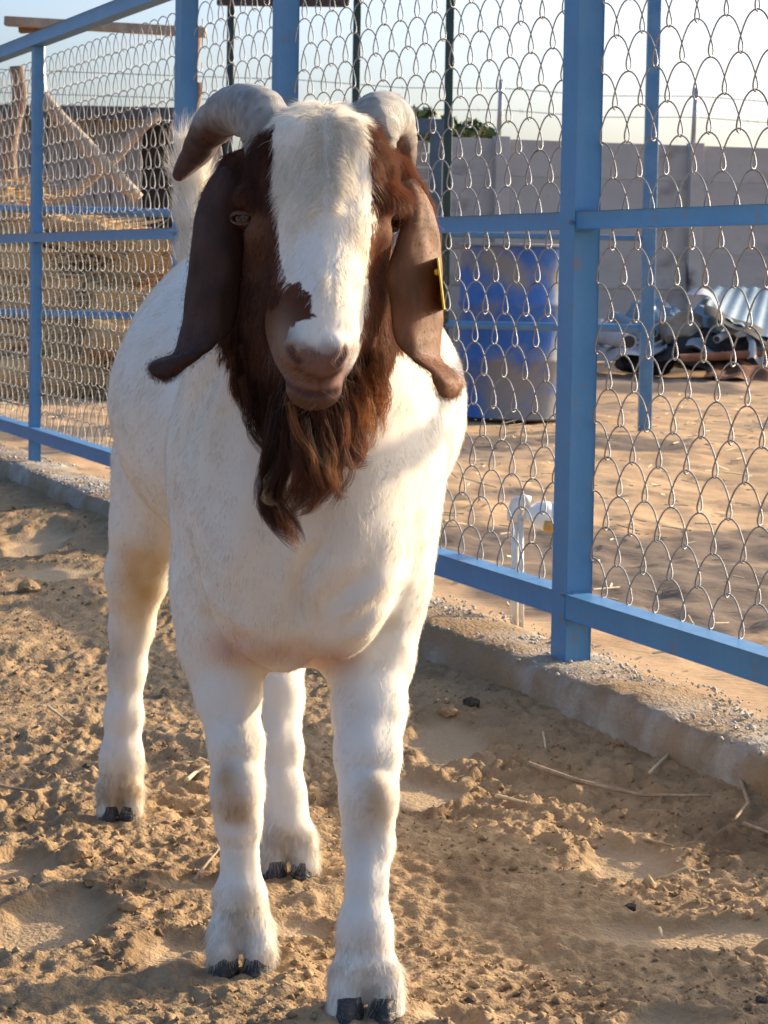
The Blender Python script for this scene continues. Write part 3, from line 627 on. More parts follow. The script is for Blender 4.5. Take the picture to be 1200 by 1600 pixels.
# ------------------------------------------------------------------ hay stack on the left
M_hay = mat('dry_stalks', (0.40, 0.235, 0.095), (0.68, 0.45, 0.21), scale=9, rough=.9, bump=.9, bscale=26, detail=8, lo=.3, hi=.7, c3=(0.20, 0.12, 0.06), s3=4, lo3=.58, hi3=.75, stretch=(.35, 2.2, 3.0), spec=.15)
def bale(p, L_, w, h, rz, seed, label):
    r = np.random.default_rng(seed); ty = r.normal(0, .20); e = empty('straw_bundle', p - Zv * h / 2, label, 'straw bundle', 'bundles of dry stalks in the stack')
    bm = bmesh.new(); bmesh.ops.create_cube(bm, size=1.0); bmesh.ops.subdivide_edges(bm, edges=list(bm.edges), cuts=11, use_grid_fill=True)
    c, s = math.cos(rz), math.sin(rz)
    for v in bm.verts:
        q = v.co.copy(); rr = max(abs(q.y), abs(q.z)) * 2
        l = math.hypot(q.y, q.z); k = rr * .5 / max(l, 1e-6); k = .55 + .45 * k
        x = q.x * L_; y = q.y * w * k; z = q.z * h * k
        n_ = mnoise.noise(Vector((x * 3, y * 9 + seed, z * 11))) * .05 + mnoise.noise(Vector((x * 8, y * 26, z * 30 + seed))) * .028
        y += n_ * (1 if q.y > 0 else -1); z += n_ * .7 * (1 if q.z > 0 else -1); x += mnoise.noise(Vector((seed, y * 22, z * 22))) * .10 * (abs(q.x) > .45)
        v.co = Vector((x * c - y * s, x * s + y * c, z + x * ty)) + p
    me = bpy.data.meshes.new('core'); bm.to_mesh(me); bm.free(); link('core', me, M_hay, e); me.polygons.foreach_set('use_smooth', [True] * len(me.polygons))
    n = 380                                             # loose stalks round the bundle, one part
    th = r.random(n) * 6.28; x = r.uniform(-.5, .5, n) * L_; yy_ = np.cos(th) * w * .47; zz_ = np.sin(th) * h * .47
    ln = r.uniform(.08, .34, n); dx = r.normal(1, .3, n); dy = r.normal(0, .28, n); dz = r.normal(0, .22, n)
    d_ = np.stack([dx, dy, dz], -1); d_ /= np.linalg.norm(d_, axis=1)[:, None]
    b0 = np.stack([x, yy_, zz_], -1); t_ = b0 + d_ * ln[:, None]; wv = np.cross(d_, np.stack([0 * x, yy_, zz_], -1)); wv /= np.linalg.norm(wv, axis=1)[:, None] + 1e-9; wv *= r.uniform(.003, .007, n)[:, None]
    nv_ = np.stack([0 * x, yy_, zz_], -1); nv_ /= np.linalg.norm(nv_, axis=1)[:, None]; nv_ *= .005
    V = np.stack([b0 - wv, b0 + wv, b0 + nv_, t_ - wv, t_ + wv, t_ + nv_], 1).reshape(-1, 3)
    R3 = np.array(((c, -s, 0), (s, c, 0), (0, 0, 1))); V[:, 2] += V[:, 0] * ty; V = V @ R3.T + np.array(p)
    f = np.array([(0, 1, 4, 3), (1, 2, 5, 4), (2, 0, 3, 5)]); Fc = (f[None] + (np.arange(n) * 6)[:, None, None]).reshape(-1, 4)
    o = mesh_np('stalks', V, Fc, M_straw2, e); o['kind'] = 'stuff'
    return e
M_straw2 = mat('loose_stalks', (0.54, 0.35, 0.15), (0.74, 0.54, 0.28), scale=6, rough=.75)
words = ['lowest', 'second', 'third', 'fourth', 'fifth', 'topmost']
for lay in range(6):
    z = Z_OUT + .10 + lay * .20
    x_right = U(330 - 14 * lay - (30 if lay > 3 else 0), 500, 12).x; row = 0
    x = x_right; col = 0
    while x > -2.75:
        L_ = rnd.uniform(.62, .82); p = Vector((x - L_ / 2, 12.0 + .11 * lay + rnd.uniform(-.12, .12), z + rnd.uniform(-.03, .03)))
        vis = ('next to the goat', 'in the middle of the stack', 'towards the edge of the photo', 'at the edge of the photo')[min(col, 3)]
        if not (lay == 5 and col < 1):
            bale(p, L_, .5, .235, rnd.uniform(-.5, .5), lay * 10 + col, 'straw bundle in the %s layer of the stack, %s' % (words[lay], vis))
        x -= L_ + rnd.uniform(-.02, .05); col += 1
# poles of a rough timber frame round the stack
M_pole = mat('bare_timber', (0.30, 0.23, 0.17), (0.44, 0.36, 0.27), scale=12, rough=.85, bump=.5, stretch=(1, 1, .3))
M_pole2 = mat('brown_timber', (0.15, 0.09, 0.06), (0.27, 0.18, 0.12), scale=12, rough=.85, bump=.5, stretch=(1, 1, .3))
def pole(ps, r, m, label, name='timber_pole'):
    P = []
    for a, b in zip(ps[:-1], ps[1:]):
        for j in range(6): P.append(a.lerp(b, j / 6))
    P.append(ps[-1]); P = [p + Vector((mnoise.noise(p * 3), mnoise.noise(p * 3 + Vector((5, 0, 0))), mnoise.noise(p * 3 + Vector((0, 5, 0))))) * r * .8 for p in P]
    m_ = len(P); o = MB().tube(P, [r * (1 + .22 * mnoise.noise(p * 5 + Vector((2, 2, 2)))) for p in P], 10).build(name, m, smooth=True)
    return tag(o, label, 'pole', 'poles of the rough timber frame')
Df = 12.9
def H(x, y, d=0): return U(x, y, Df + d)
g0 = H(300, 650); g0.z = 0.0; pole([g0, H(288, 250), H(290, 150), H(297, 48)], .05, M_pole2, 'crooked brown timber post behind the horn tip')
pole([H(297, 200, -.08), H(305, 130, -.1)], .03, M_pole2, 'stub of a branch on the crooked post', 'branch_stub')
g1 = H(25, 650, .05); g1.z = 0.0; pole([g1, H(20, 250), H(24, 165), H(28, 100)], .045, M_pole2, 'brown timber post at the edge of the photo')
e_ = beam(MB(), H(8, 33, -.12), H(322, 51, -.12), .09, .055, (0, 1, 0), .006).build('timber_beam', M_pole); tag(e_, 'weathered timber beam lying across the top of the posts', 'beam')
e_ = beam(MB(), H(30, 44, -.05), H(72, 42, -.05), .08, .06, (0, 1, 0), .006).build('beam_block', M_pole2); tag(e_, 'short brown block under the end of the timber beam', 'block')
pole([H(58, 145, -.25), H(130, 222, -.25), H(216, 312, -.25)], .042, M_pole, 'pale slanting pole leaning down to the right')
pole([H(246, 178, -.15), H(180, 245, -.15), H(105, 305, -.15)], .032, M_pole, 'pale slanting pole crossing behind the other one')
pole([H(62, 60, .3), H(62, 170, .3)], .035, M_steel, 'thin grey steel tube behind the timber beam', 'steel_tube')
# grey wall closing the yard behind the pens
w2 = empty('block_wall', Vector((-1.6, 19.5, Z_OUT)), 'grey block wall far behind the posts, left of the gate', 'wall')
for k in range(6):
    for j in range(5):
        piece('block', Vector((-2.6 + j * .80 + (.4 if k % 2 else 0), 19.5 + rnd.uniform(-.006, .006), Z_OUT + .15 + k * .305)), Vector((.395, 0, 0)), Vector((0, .07, 0)), Vector((0, 0, .149)), .006, M_conc, w2)
# low grey shed behind the stack
Ds = 15.5
shed = empty('shed', Vector((U(80, 300, Ds).x, Ds, Z_OUT)), 'low grey shed with a dark roof edge behind the hay stack', 'shed')
M_board = mat('grey_board', (0.20, 0.195, 0.19), (0.33, 0.32, 0.30), scale=5, rough=.9, bump=.3, stretch=(4, 1, .5))
xl, xr = U(-200, 300, Ds).x, U(345, 300, Ds).x; zt = U(100, 168, Ds).z; nb_ = 22
for k in range(nb_):
    xa = xl + (xr - xl) * k / nb_; wv_ = (xr - xl) / nb_
    if k in (17, 18): continue
    piece('board', Vector((xa + wv_ / 2, Ds + rnd.uniform(-.01, .01), Z_OUT + (zt - Z_OUT) / 2 - .03)), Vector((wv_ / 2 - .006, 0, 0)), Vector((0, .012, 0)), Vector((0, 0, (zt - Z_OUT) / 2 - .03)), .003, M_board, shed)
MB().box(((xl + xr) / 2, Ds + .5, 1.0), ((xr - xl) / 2, 0, 0), (0, .02, 0), (0, 0, .9)).build('back_wall', M_dark, shed)
roof = sheet('roof', (Vector((xl - .1, Ds - .25, zt + .0)), Vector((xr + .1, Ds - .25, zt - .02)), Vector((xr + .1, Ds + 1.6, zt + .12)), Vector((xl - .1, Ds + 1.6, zt + .14))), mat('dark_roof', (0.05, 0.06, 0.065), (0.10, 0.11, 0.115), scale=3, rough=.7), 'x', 26, .012)
for k_ in ('label', 'category', 'group'):
    if k_ in roof: del roof[k_]
roof.parent = shed; roof.matrix_parent_inverse = parent_inv(shed)
MB().box(((xl + xr) / 2, Ds - .24, zt - .05), ((xr - xl) / 2 + .1, 0, 0), (0, .015, 0), (0, 0, .045), .004).build('fascia', MATS['dark_roof'], shed)
# straw bits on the yard: stuff
n = 1600; xx = rng.uniform(-2.4, 2.6, n); yy = rng.uniform(3.9, 14, n); k = ((xx - F0.x) * FN.x + (yy - F0.y) * FN.y > .2); xx, yy = xx[k], yy[k]; n = len(xx)
a_ = rng.random(n) * 6.28; ln = rng.gamma(2, .018, n) + .01; d_ = np.stack([np.cos(a_), np.sin(a_), rng.normal(0, .1, n)], -1) * ln[:, None]
b0 = np.stack([xx, yy, Z_OUT + .012 + 0 * xx], -1); w_ = np.stack([-np.sin(a_), np.cos(a_), 0 * a_], -1) * .003; h_ = np.array([0, 0, .004])
V = np.stack([b0 - w_, b0 + w_, b0 + h_, b0 + d_ - w_, b0 + d_ + w_, b0 + d_ + h_], 1).reshape(-1, 3); f = np.array([(0, 1, 4, 3), (1, 2, 5, 4), (2, 0, 3, 5)])
o = mesh_np('straw_litter', V, (f[None] + (np.arange(n) * 6)[:, None, None]).reshape(-1, 4), M_straw); tag(o, 'scattered bits of straw on the yard', kind='stuff')
# ------------------------------------------------------------------ the goat: one continuous body surface grown from a distance field
def A3(v): return np.array([v[0], v[1], v[2]], dtype=np.float64)
PRIM = []                                            # (kind, data, blend, centre, bound radius)
def cone(a, b, ra, rb, k=.03, sub=False):
    a, b = A3(a), A3(b); PRIM.append(('c', (a, b, ra, rb), k, (a + b) / 2, np.linalg.norm(b - a) / 2 + max(ra, rb), sub))
def ell(c, r, rot=None, k=.04, sub=False):
    R = np.array(rot.to_3x3()) if rot is not None else np.eye(3); PRIM.append(('e', (A3(c), np.array(r, float), R), k, A3(c), max(r), sub))
def chain(pts, k=.03):
    for i, (a, b) in enumerate(zip(pts[:-1], pts[1:])): cone(U(*a[:3]), U(*b[:3]), px(a[3], a[2]), px(b[3], b[2]), .035 if i == 0 else k)
def d_cone(p, a, b, r1, r2):
    ba = b - a; l2 = ba @ ba; rr = r1 - r2; a2 = l2 - rr * rr; il2 = 1 / l2
    pa = p - a; y = pa @ ba; z = y - l2; w = pa * l2 - ba * y[:, None]; x2 = np.einsum('ij,ij->i', w, w)
    y2 = y * y * l2; z2 = z * z * l2; k = np.sign(rr) * rr * rr * x2
    c1 = np.sign(z) * a2 * z2 > k; c2 = np.sign(y) * a2 * y2 < k
    return np.where(c1, np.sqrt(x2 + z2) * il2 - r2, np.where(c2, np.sqrt(x2 + y2) * il2 - r1, (np.sqrt(np.maximum(x2 * a2 * il2, 0)) + y * rr) * il2 - r1))
def d_ell(p, c, r, R):
    q = (p - c) @ R; k0 = np.linalg.norm(q / r, axis=1); k1 = np.linalg.norm(q / (r * r), axis=1)
    return k0 * (k0 - 1) / np.maximum(k1, 1e-6)
def sdf(p):
    p = np.asarray(p, float); d = np.full(len(p), 1e3); lo, hi = p.min(0), p.max(0); cen = (lo + hi) / 2; ext = np.linalg.norm(hi - lo) / 2
    for kind, dat, k, c, br, sub in PRIM:
        if 1e-6 < ext < .2 and np.linalg.norm(c - cen) - br > ext + .075: continue
        e = d_cone(p, *dat) if kind == 'c' else d_ell(p, *dat)
        if sub:
            h = np.maximum(k - np.abs(d + e), 0) / k; d = np.maximum(d, -e) + h * h * k * .25
        else:
            h = np.maximum(k - np.abs(d - e), 0) / k; d = np.minimum(d, e) - h * h * k * .25
    return d
def hit(x, y, Y0=1.9, Y1=3.3):
    """first point of the body surface seen at a spot of the photo"""
    a = A3(U(x, y, Y0)); b = A3(U(x, y, Y1)); v = (b - a) / np.linalg.norm(b - a); t = 0.0
    for _ in range(120):
        d = sdf((a + v * t)[None])[0]
        if d < .0004: break
        t += d * .8
        if t > 1.6: return None
    return Vector(a + v * t)
rz = Matrix.Rotation(math.radians(12), 3, 'Z')
# trunk
ell((-.127, 2.765, .622), (.232, .275, .208), rz, .04)                      # barrel
ell((-.128, 2.60, .570), (.132, .25, .180), rz, .04)
ell((-.196, 2.95, .640), (.172, .20, .190), rz, .06)                      # rump
ell((-.165, 2.84, .72), (.125, .26, .105), rz, .05)                         # loin
ell(U(474, 770, 2.475), (.148, .150, .205), rz, .05)                      # chest
ell(U(376, 800, 2.49), (.062, .105, .175), rz, .05)                       # shoulder blades
ell(U(584, 800, 2.47), (.064, .105, .175), rz, .05)
ell(U(346, 925, 2.465), (.050, .065, .085), rz, .04)
ell(U(572, 920, 2.445), (.054, .065, .090), rz, .04)
ell(U(405, 890, 2.355), (.062, .058, .098), None, .022)                   # breast muscles
ell(U(530, 890, 2.345), (.064, .058, .100), None, .022)
cone(U(448, 940, 2.36), U(445, 1003, 2.365), .058, .034, .025)             # brisket
ell(U(475, 800, 2.36), (.090, .070, .12), None, .05)
# neck
cone(U(487, 430, 2.385), U(478, 690, 2.44), .088, .140, .06)
cone(U(478, 560, 2.335), U(472, 790, 2.38), .088, .105, .06)
ell(U(478, 560, 2.40), (.115, .10, .13), None, .06)
# legs
chain([(345, 930, 2.475, 62), (347, 1015, 2.46, 58), (356, 1085, 2.44, 48), (368, 1160, 2.42, 41), (370, 1232, 2.405, 37), (373, 1285, 2.405, 32), (374, 1345, 2.405, 25), (377, 1400, 2.40, 35), (376, 1442, 2.395, 42)], .018)
FOOT = [((351, 1450), (347, 1492), (402, 1450), (406, 1492), 2.388, 2.368, 25)]
chain([(572, 930, 2.455, 66), (578, 1025, 2.425, 64), (577, 1105, 2.385, 55), (575, 1180, 2.35, 48), (576, 1250, 2.325, 41), (575, 1315, 2.315, 36), (573, 1380, 2.292, 28), (570, 1450, 2.275, 39), (571, 1515, 2.262, 47)], .018)
FOOT.append(((543, 1522), (539, 1584), (601, 1522), (606, 1586), 2.252, 2.230, 28))
chain([(430, 860, 2.93, 85), (432, 950, 2.96, 52), (438, 1020, 2.945, 38), (441, 1090, 2.88, 31), (442, 1170, 2.825, 28), (444, 1240, 2.80, 31), (450, 1300, 2.78, 39)], .018)
FOOT.append(((428, 1310), (425, 1356), (473, 1310), (477, 1354), 2.772, 2.752, 22))
chain([(262, 720, 3.0, 88), (236, 820, 3.0, 62), (214, 900, 3.04, 47), (205, 980, 3.075, 33), (198, 1050, 3.07, 26), (193, 1120, 3.055, 27), (190, 1185, 3.045, 31), (188, 1228, 3.04, 33)], .018)
FOOT.append(((171, 1232), (170, 1268), (205, 1232), (206, 1266), 3.035, 3.022, 18))
for (a, b, c, d, Ya, Yb, r) in FOOT:
    cone(U(*a, Ya), U(*b, Yb), px(r, Ya), px(r, Yb), .010); cone(U(*c, Ya), U(*d, Yb), px(r, Ya), px(r, Yb), .010)
for (a, b, c, d, Ya, Yb, r) in FOOT:
    cone(U((a[0] + c[0]) / 2, a[1] + r * .2, Ya - px(r, Ya) * 1.25), U((b[0] + d[0]) / 2, b[1] + r, Yb - px(r, Yb) * .9), px(r * .16, Ya), px(r * .30, Ya), .010, True)
ell(U(368, 1235, 2.394), (.024, .020, .034), None, .012); ell(U(579, 1258, 2.309), (.026, .021, .036), None, .012)      # knees
ell(U(362, 1400, 2.42), (.02, .02, .02), None, .02)
# tail, carried upright
chain([(318, 520, 3.10, 40), (312, 420, 3.15, 26), (306, 330, 3.16, 18), (298, 270, 3.16, 14), (288, 225, 3.15, 8)], .03)
# belly wattle of the sheath

# head, in its own frame: x towards photo right, y out of the face, z up
HO = U(496, 340, 2.275); HM = Matrix.Rotation(math.radians(3), 3, 'Z')
def HL_(x, y, z):
    v = HM @ Vector((x, -y, z)); return HO + v
HR3 = HM
def hcone(a, b, ra, rb, k=.025, sub=False): cone(HL_(*a), HL_(*b), ra, rb, k, sub)
def hell(c, r, k=.025, sub=False, rot=None): ell(HL_(*c), r, (HM @ rot) if rot is not None else HM, k, sub)
hell((0, -.015, .040), (.081, .085, .080), .03)                              # skull
hell((0, .020, .030), (.072, .070, .075), .03)                               # forehead
hcone((-.026, .058, .074), (-.018, .078, .0), .030, .030, .02)
hcone((.030, .058, .074), (.022, .080, .0), .030, .030, .02)
hcone((0, .045, -.02), (-.004, .128, -.115), .060, .036, .03)                   # face
hcone((0, .075, .00), (.000, .142, -.095), .035, .028, .03)                  # arched nose
hell((-.004, .150, -.136), (.036, .036, .034), .02)                           # muzzle
hcone((0, -.010, -.075), (-.003, .112, -.172), .058, .025, .03)                 # jaw
hell((-.003, .126, -.178), (.028, .030, .020), .010)                            # lower lip
for s in (-1, 1):
    hcone((s * .042, .0, -.055), (s * .020 - .003, .095, -.135), .034, .021, .03)   # cheeks
    hell((s * .072, .036, .019), (.021, .026, .014), .014)                   # brow
    hell((s * .060, .045, -.020), (.016, .020, .014), .022)                  # below the eye
    hell((s * .020 - .004, .176, -.137), (.013, .013, .015), .010)                  # nostril wings
    hcone((s * .080, -.035, .045), (s * .100, -.025, .015), .026, .022, .02) # ear roots
hcone((0, -.02, -.06), (0, -.02, -.12), .065, .07, .05)                      # throat
hcone((0, .02, -.15), (-.012, .030, -.215), .046, .026, .04)                  # beard core
for s in (-1, 1):                                                            # nostrils, eye sockets
    pass
carve_list = [([(541, 545), (538, 556), (529, 565)], .0046, .002), ([(455, 546), (458, 557), (467, 566)], .0044, .002), ([(464, 576), (482, 588), (500, 594), (517, 588), (533, 577)], .0024, 0), ([(444, 597), (468, 611), (500, 618), (527, 611), (548, 597)], .0032, .0005), ([(500, 594), (500, 617)], .0018, 0)]
CARVED = [[q for q in [hit(*q) for q in c_[0]] if q is not None and q.y < 2.175] for c_ in carve_list]
for H_, c_ in zip(CARVED, carve_list):
    H_ = [q + Vector((0, c_[2], 0)) for q in H_ if q is not None]
    for a, b in zip(H_[:-1], H_[1:]): cone(a, b, c_[1], c_[1] * .98, .004, True)
EYE = {}
for key, q in (('l', (384, 341)), ('r', (613, 347))):
    p = hit(*q); EYE[key] = p
for key in EYE:
    ell(EYE[key] + Vector((0, .004, 0)), (.0125, .009, .0070), None, .008, True)

# ---- surface nets
h = .0026
lo = np.array([-.44, 2.04, -.004]); hi = np.array([.17, 3.22, 1.03]); nb = 16
dim = (np.ceil((hi - lo) / h / nb).astype(int)) * nb + 1
Fd = np.full(dim, 1.0, np.float32)
nblk = (dim - 1) // nb
bi = np.stack(np.meshgrid(*[np.arange(k) for k in nblk], indexing='ij'), -1).reshape(-1, 3)
bc = lo + (bi * nb + nb / 2) * h
dc = sdf(bc); half = nb * h * .5 * 1.7321
loc = np.stack(np.meshgrid(*[np.arange(nb + 1)] * 3, indexing='ij'), -1).reshape(-1, 3)
for j in range(len(bi)):
    i0 = bi[j] * nb; sl = tuple(slice(a, a + nb + 1) for a in i0)
    if dc[j] < -half * 1.15: Fd[sl] = -1.0
for j in np.nonzero(np.abs(dc) <= half * 1.15 + .006)[0]:
    i0 = bi[j] * nb; sl = tuple(slice(a, a + nb + 1) for a in i0)
    pp = lo + (loc + i0) * h
    Fd[sl] = sdf(pp).reshape(nb + 1, nb + 1, nb + 1)
sg = Fd < 0
cnt = np.zeros(dim - 1, np.int8)
offs = [(a, b, c) for a in (0, 1) for b in (0, 1) for c in (0, 1)]
for a, b, c in offs: cnt += sg[a:dim[0] - 1 + a, b:dim[1] - 1 + b, c:dim[2] - 1 + c]
act = np.argwhere((cnt > 0) & (cnt < 8)); idx = np.full(dim - 1, -1, np.int32); idx[tuple(act.T)] = np.arange(len(act))
cv = {o_: Fd[act[:, 0] + o_[0], act[:, 1] + o_[1], act[:, 2] + o_[2]] for o_ in offs}
acc = np.zeros((len(act), 3)); num = np.zeros(len(act))
for o1 in offs:
    for ax in range(3):
        if o1[ax]: continue
        o2 = list(o1); o2[ax] = 1; o2 = tuple(o2); v1, v2 = cv[o1], cv[o2]; m = (v1 < 0) != (v2 < 0)
        t = np.where(m, v1 / np.where(m, v1 - v2, 1), 0); q = np.array(o1, float)[None].repeat(len(act), 0); q[:, ax] += t
        acc[m] += q[m]; num[m] += 1
GV = lo + (act + acc / num[:, None]) * h
FQ = []
for ax in range(3):
    s1 = [slice(1, -1)] * 3; s2 = [slice(1, -1)] * 3; s1[ax] = slice(0, dim[ax] - 1); s2[ax] = slice(1, dim[ax])
    A_ = sg[tuple(s1)]; B_ = sg[tuple(s2)]; e_ = np.argwhere(A_ != B_)
    fl = A_[tuple(e_.T)]; off = np.array([1, 1, 1]); off[ax] = 0; e_ = e_ + off
    u = (ax + 1) % 3; v = (ax + 2) % 3; du = np.eye(3, dtype=int)[u]; dv = np.eye(3, dtype=int)[v]
    g = lambda q: idx[tuple(q.T)]
    Q = np.stack([g(e_ - du - dv), g(e_ - dv), g(e_), g(e_ - du)], -1); Q[~fl] = Q[~fl][:, ::-1]; FQ.append(Q)
GF = np.concatenate(FQ); GF = GF[(GF >= 0).all(1)]
del Fd, sg, cnt, idx, cv
# relax a little, then the folds of skin and hair tracts as real relief
def nbr_smooth(V, F, it, lam=.5):
    e = np.concatenate([F[:, [0, 1]], F[:, [1, 2]], F[:, [2, 3]], F[:, [3, 0]]]); n = len(V)
    deg = np.bincount(e[:, 0], minlength=n).astype(float)
    for _ in range(it):
        S_ = np.stack([np.bincount(e[:, 0], weights=V[e[:, 1], k], minlength=n) for k in range(3)], -1)
        V = V + lam * (S_ / np.maximum(deg, 1)[:, None] - V)
    return V
GV = nbr_smooth(GV, GF, 2)
def vnormals(V, F):
    fn = np.cross(V[F[:, 2]] - V[F[:, 0]], V[F[:, 3]] - V[F[:, 1]]); N = np.zeros_like(V)
    for k in range(4):
        for c in range(3): N[:, c] += np.bincount(F[:, k], weights=fn[:, c], minlength=len(V))
    return N / np.maximum(np.linalg.norm(N, axis=1), 1e-12)[:, None]
GN = vnormals(GV, GF)
gx_, gy_ = proj_np(GV)
front = np.clip(-GN[:, 1] * 1.5, 0, 1)
def crease(pts, w, depth):
    """a shallow fold along a line of the photo, on the surface facing the camera"""
    d = np.full(len(GV), 1e9); f_ = np.zeros(len(GV)); n_ = len(pts) - 1
    for i_, ((x0_, y0_), (x1_, y1_)) in enumerate(zip(pts[:-1], pts[1:])):
        vx, vy = x1_ - x0_, y1_ - y0_; t = np.clip(((gx_ - x0_) * vx + (gy_ - y0_) * vy) / (vx * vx + vy * vy), 0, 1)
        q = np.hypot(gx_ - x0_ - t * vx, gy_ - y0_ - t * vy); f_ = np.where(q < d, (i_ + t) / n_, f_); d = np.minimum(d, q)
    return np.clip(np.minimum(f_, 1 - f_) * 4, 0, 1) * (np.exp(-(d / w) ** 2) - .45 * np.exp(-((d - 1.9 * w) / w) ** 2)) * depth
body_front = front * (GV[:, 1] < 2.62) * (gy_ > 560)
disp = np.zeros(len(GV))
disp -= crease([(505, 840), (480, 880), (466, 920), (470, 985)], 13, .007)
disp -= crease([(672, 850), (610, 885), (540, 925), (480, 985)], 16, .0028)
disp -= crease([(640, 915), (590, 945), (520, 995)], 13, .0026)
disp -= crease([(610, 830), (555, 905), (500, 965)], 18, .0028)
disp -= crease([(315, 950), (350, 990), (388, 1015)], 15, .005)
disp -= crease([(625, 965), (585, 1008), (525, 1030)], 15, .005)
disp -= crease([(352, 540), (304, 630), (276, 720), (272, 800), (288, 900)], 17, .009)
for ln_, w_, dp_ in (([(357, 1275), (360, 1330), (357, 1395)], 8, .0028), ([(391, 1275), (389, 1330), (394, 1395)], 8, .0028), ([(557, 1310), (559, 1370), (552, 1435)], 9, .003), ([(594, 1310), (590, 1370), (592, 1435)], 9, .003),
                       ([(335, 1188), (368, 1180), (402, 1192)], 9, .0025), ([(345, 1284), (372, 1292), (400, 1284)], 8, .003), ([(538, 1205), (576, 1196), (614, 1208)], 10, .0025), ([(545, 1314), (576, 1322), (606, 1312)], 9, .003),
                       ([(410, 1060), (395, 1130), (400, 1190)], 10, .003), ([(530, 1060), (545, 1130), (545, 1200)], 11, .003), ([(612, 1080), (604, 1150), (606, 1210)], 11, .0025), ([(350, 1428), (376, 1436), (402, 1428)], 8, .002), ([(540, 1482), (571, 1490), (602, 1482)], 9, .002),
                       ([(205, 935), (200, 1000), (186, 1060)], 9, .003), ([(212, 1060), (206, 1130), (208, 1185)], 7, .0025), ([(452, 1090), (453, 1170), (456, 1235)], 7, .0025)):
    disp -= crease(ln_, w_ * 1.25, dp_ * .42)
body_front = np.maximum(body_front, front * (gy_ > 880) * (GV[:, 2] < .5))
disp += crease([(395, 720), (375, 830), (360, 930)], 24, .003)
GV += GN * (disp * body_front)[:, None]
q_ = GV * 14; GV += GN * ((vn3(q_, 3) * .0016 + vn3(q_ * 2.3, 5) * .0009) * (GV[:, 2] > .10))[:, None]
GV[:, 2] = np.maximum(GV[:, 2], .004)
GN = vnormals(GV, GF); gx_, gy_ = proj_np(GV)

# ---- coat colours by region
def inside(poly, x, y):
    r = np.zeros(len(x), bool); n_ = len(poly); j = n_ - 1
    for i in range(n_):
        xi, yi = poly[i]; xj, yj = poly[j]
        c = ((yi > y) != (yj > y)) & (x < (xj - xi) * (y - yi) / (yj - yi + 1e-12) + xi); r ^= c; j = i
    return r
NECK = [(300, 90), (292, 250), (342, 520), (355, 575), (380, 635), (410, 670), (432, 690), (455, 700), (520, 700), (540, 692), (570, 655), (596, 612), (618, 560), (650, 470), (680, 300), (660, 90)]
BLAZE = [(432, 120), (427, 190), (430, 300), (436, 395), (449, 440), (470, 444), (487, 458), (493, 474), (487, 492), (468, 503), (452, 512), (446, 540), (470, 548), (520, 552), (540, 545), (562, 540), (571, 500), (572, 450), (575, 385), (585, 345), (581, 290), (577, 240), (568, 190), (562, 120)]
WHITE = np.array([.76, .705, .61]); BROWN = np.array([.074, .028, .014]); BROWN2 = np.array([.120, .048, .024])
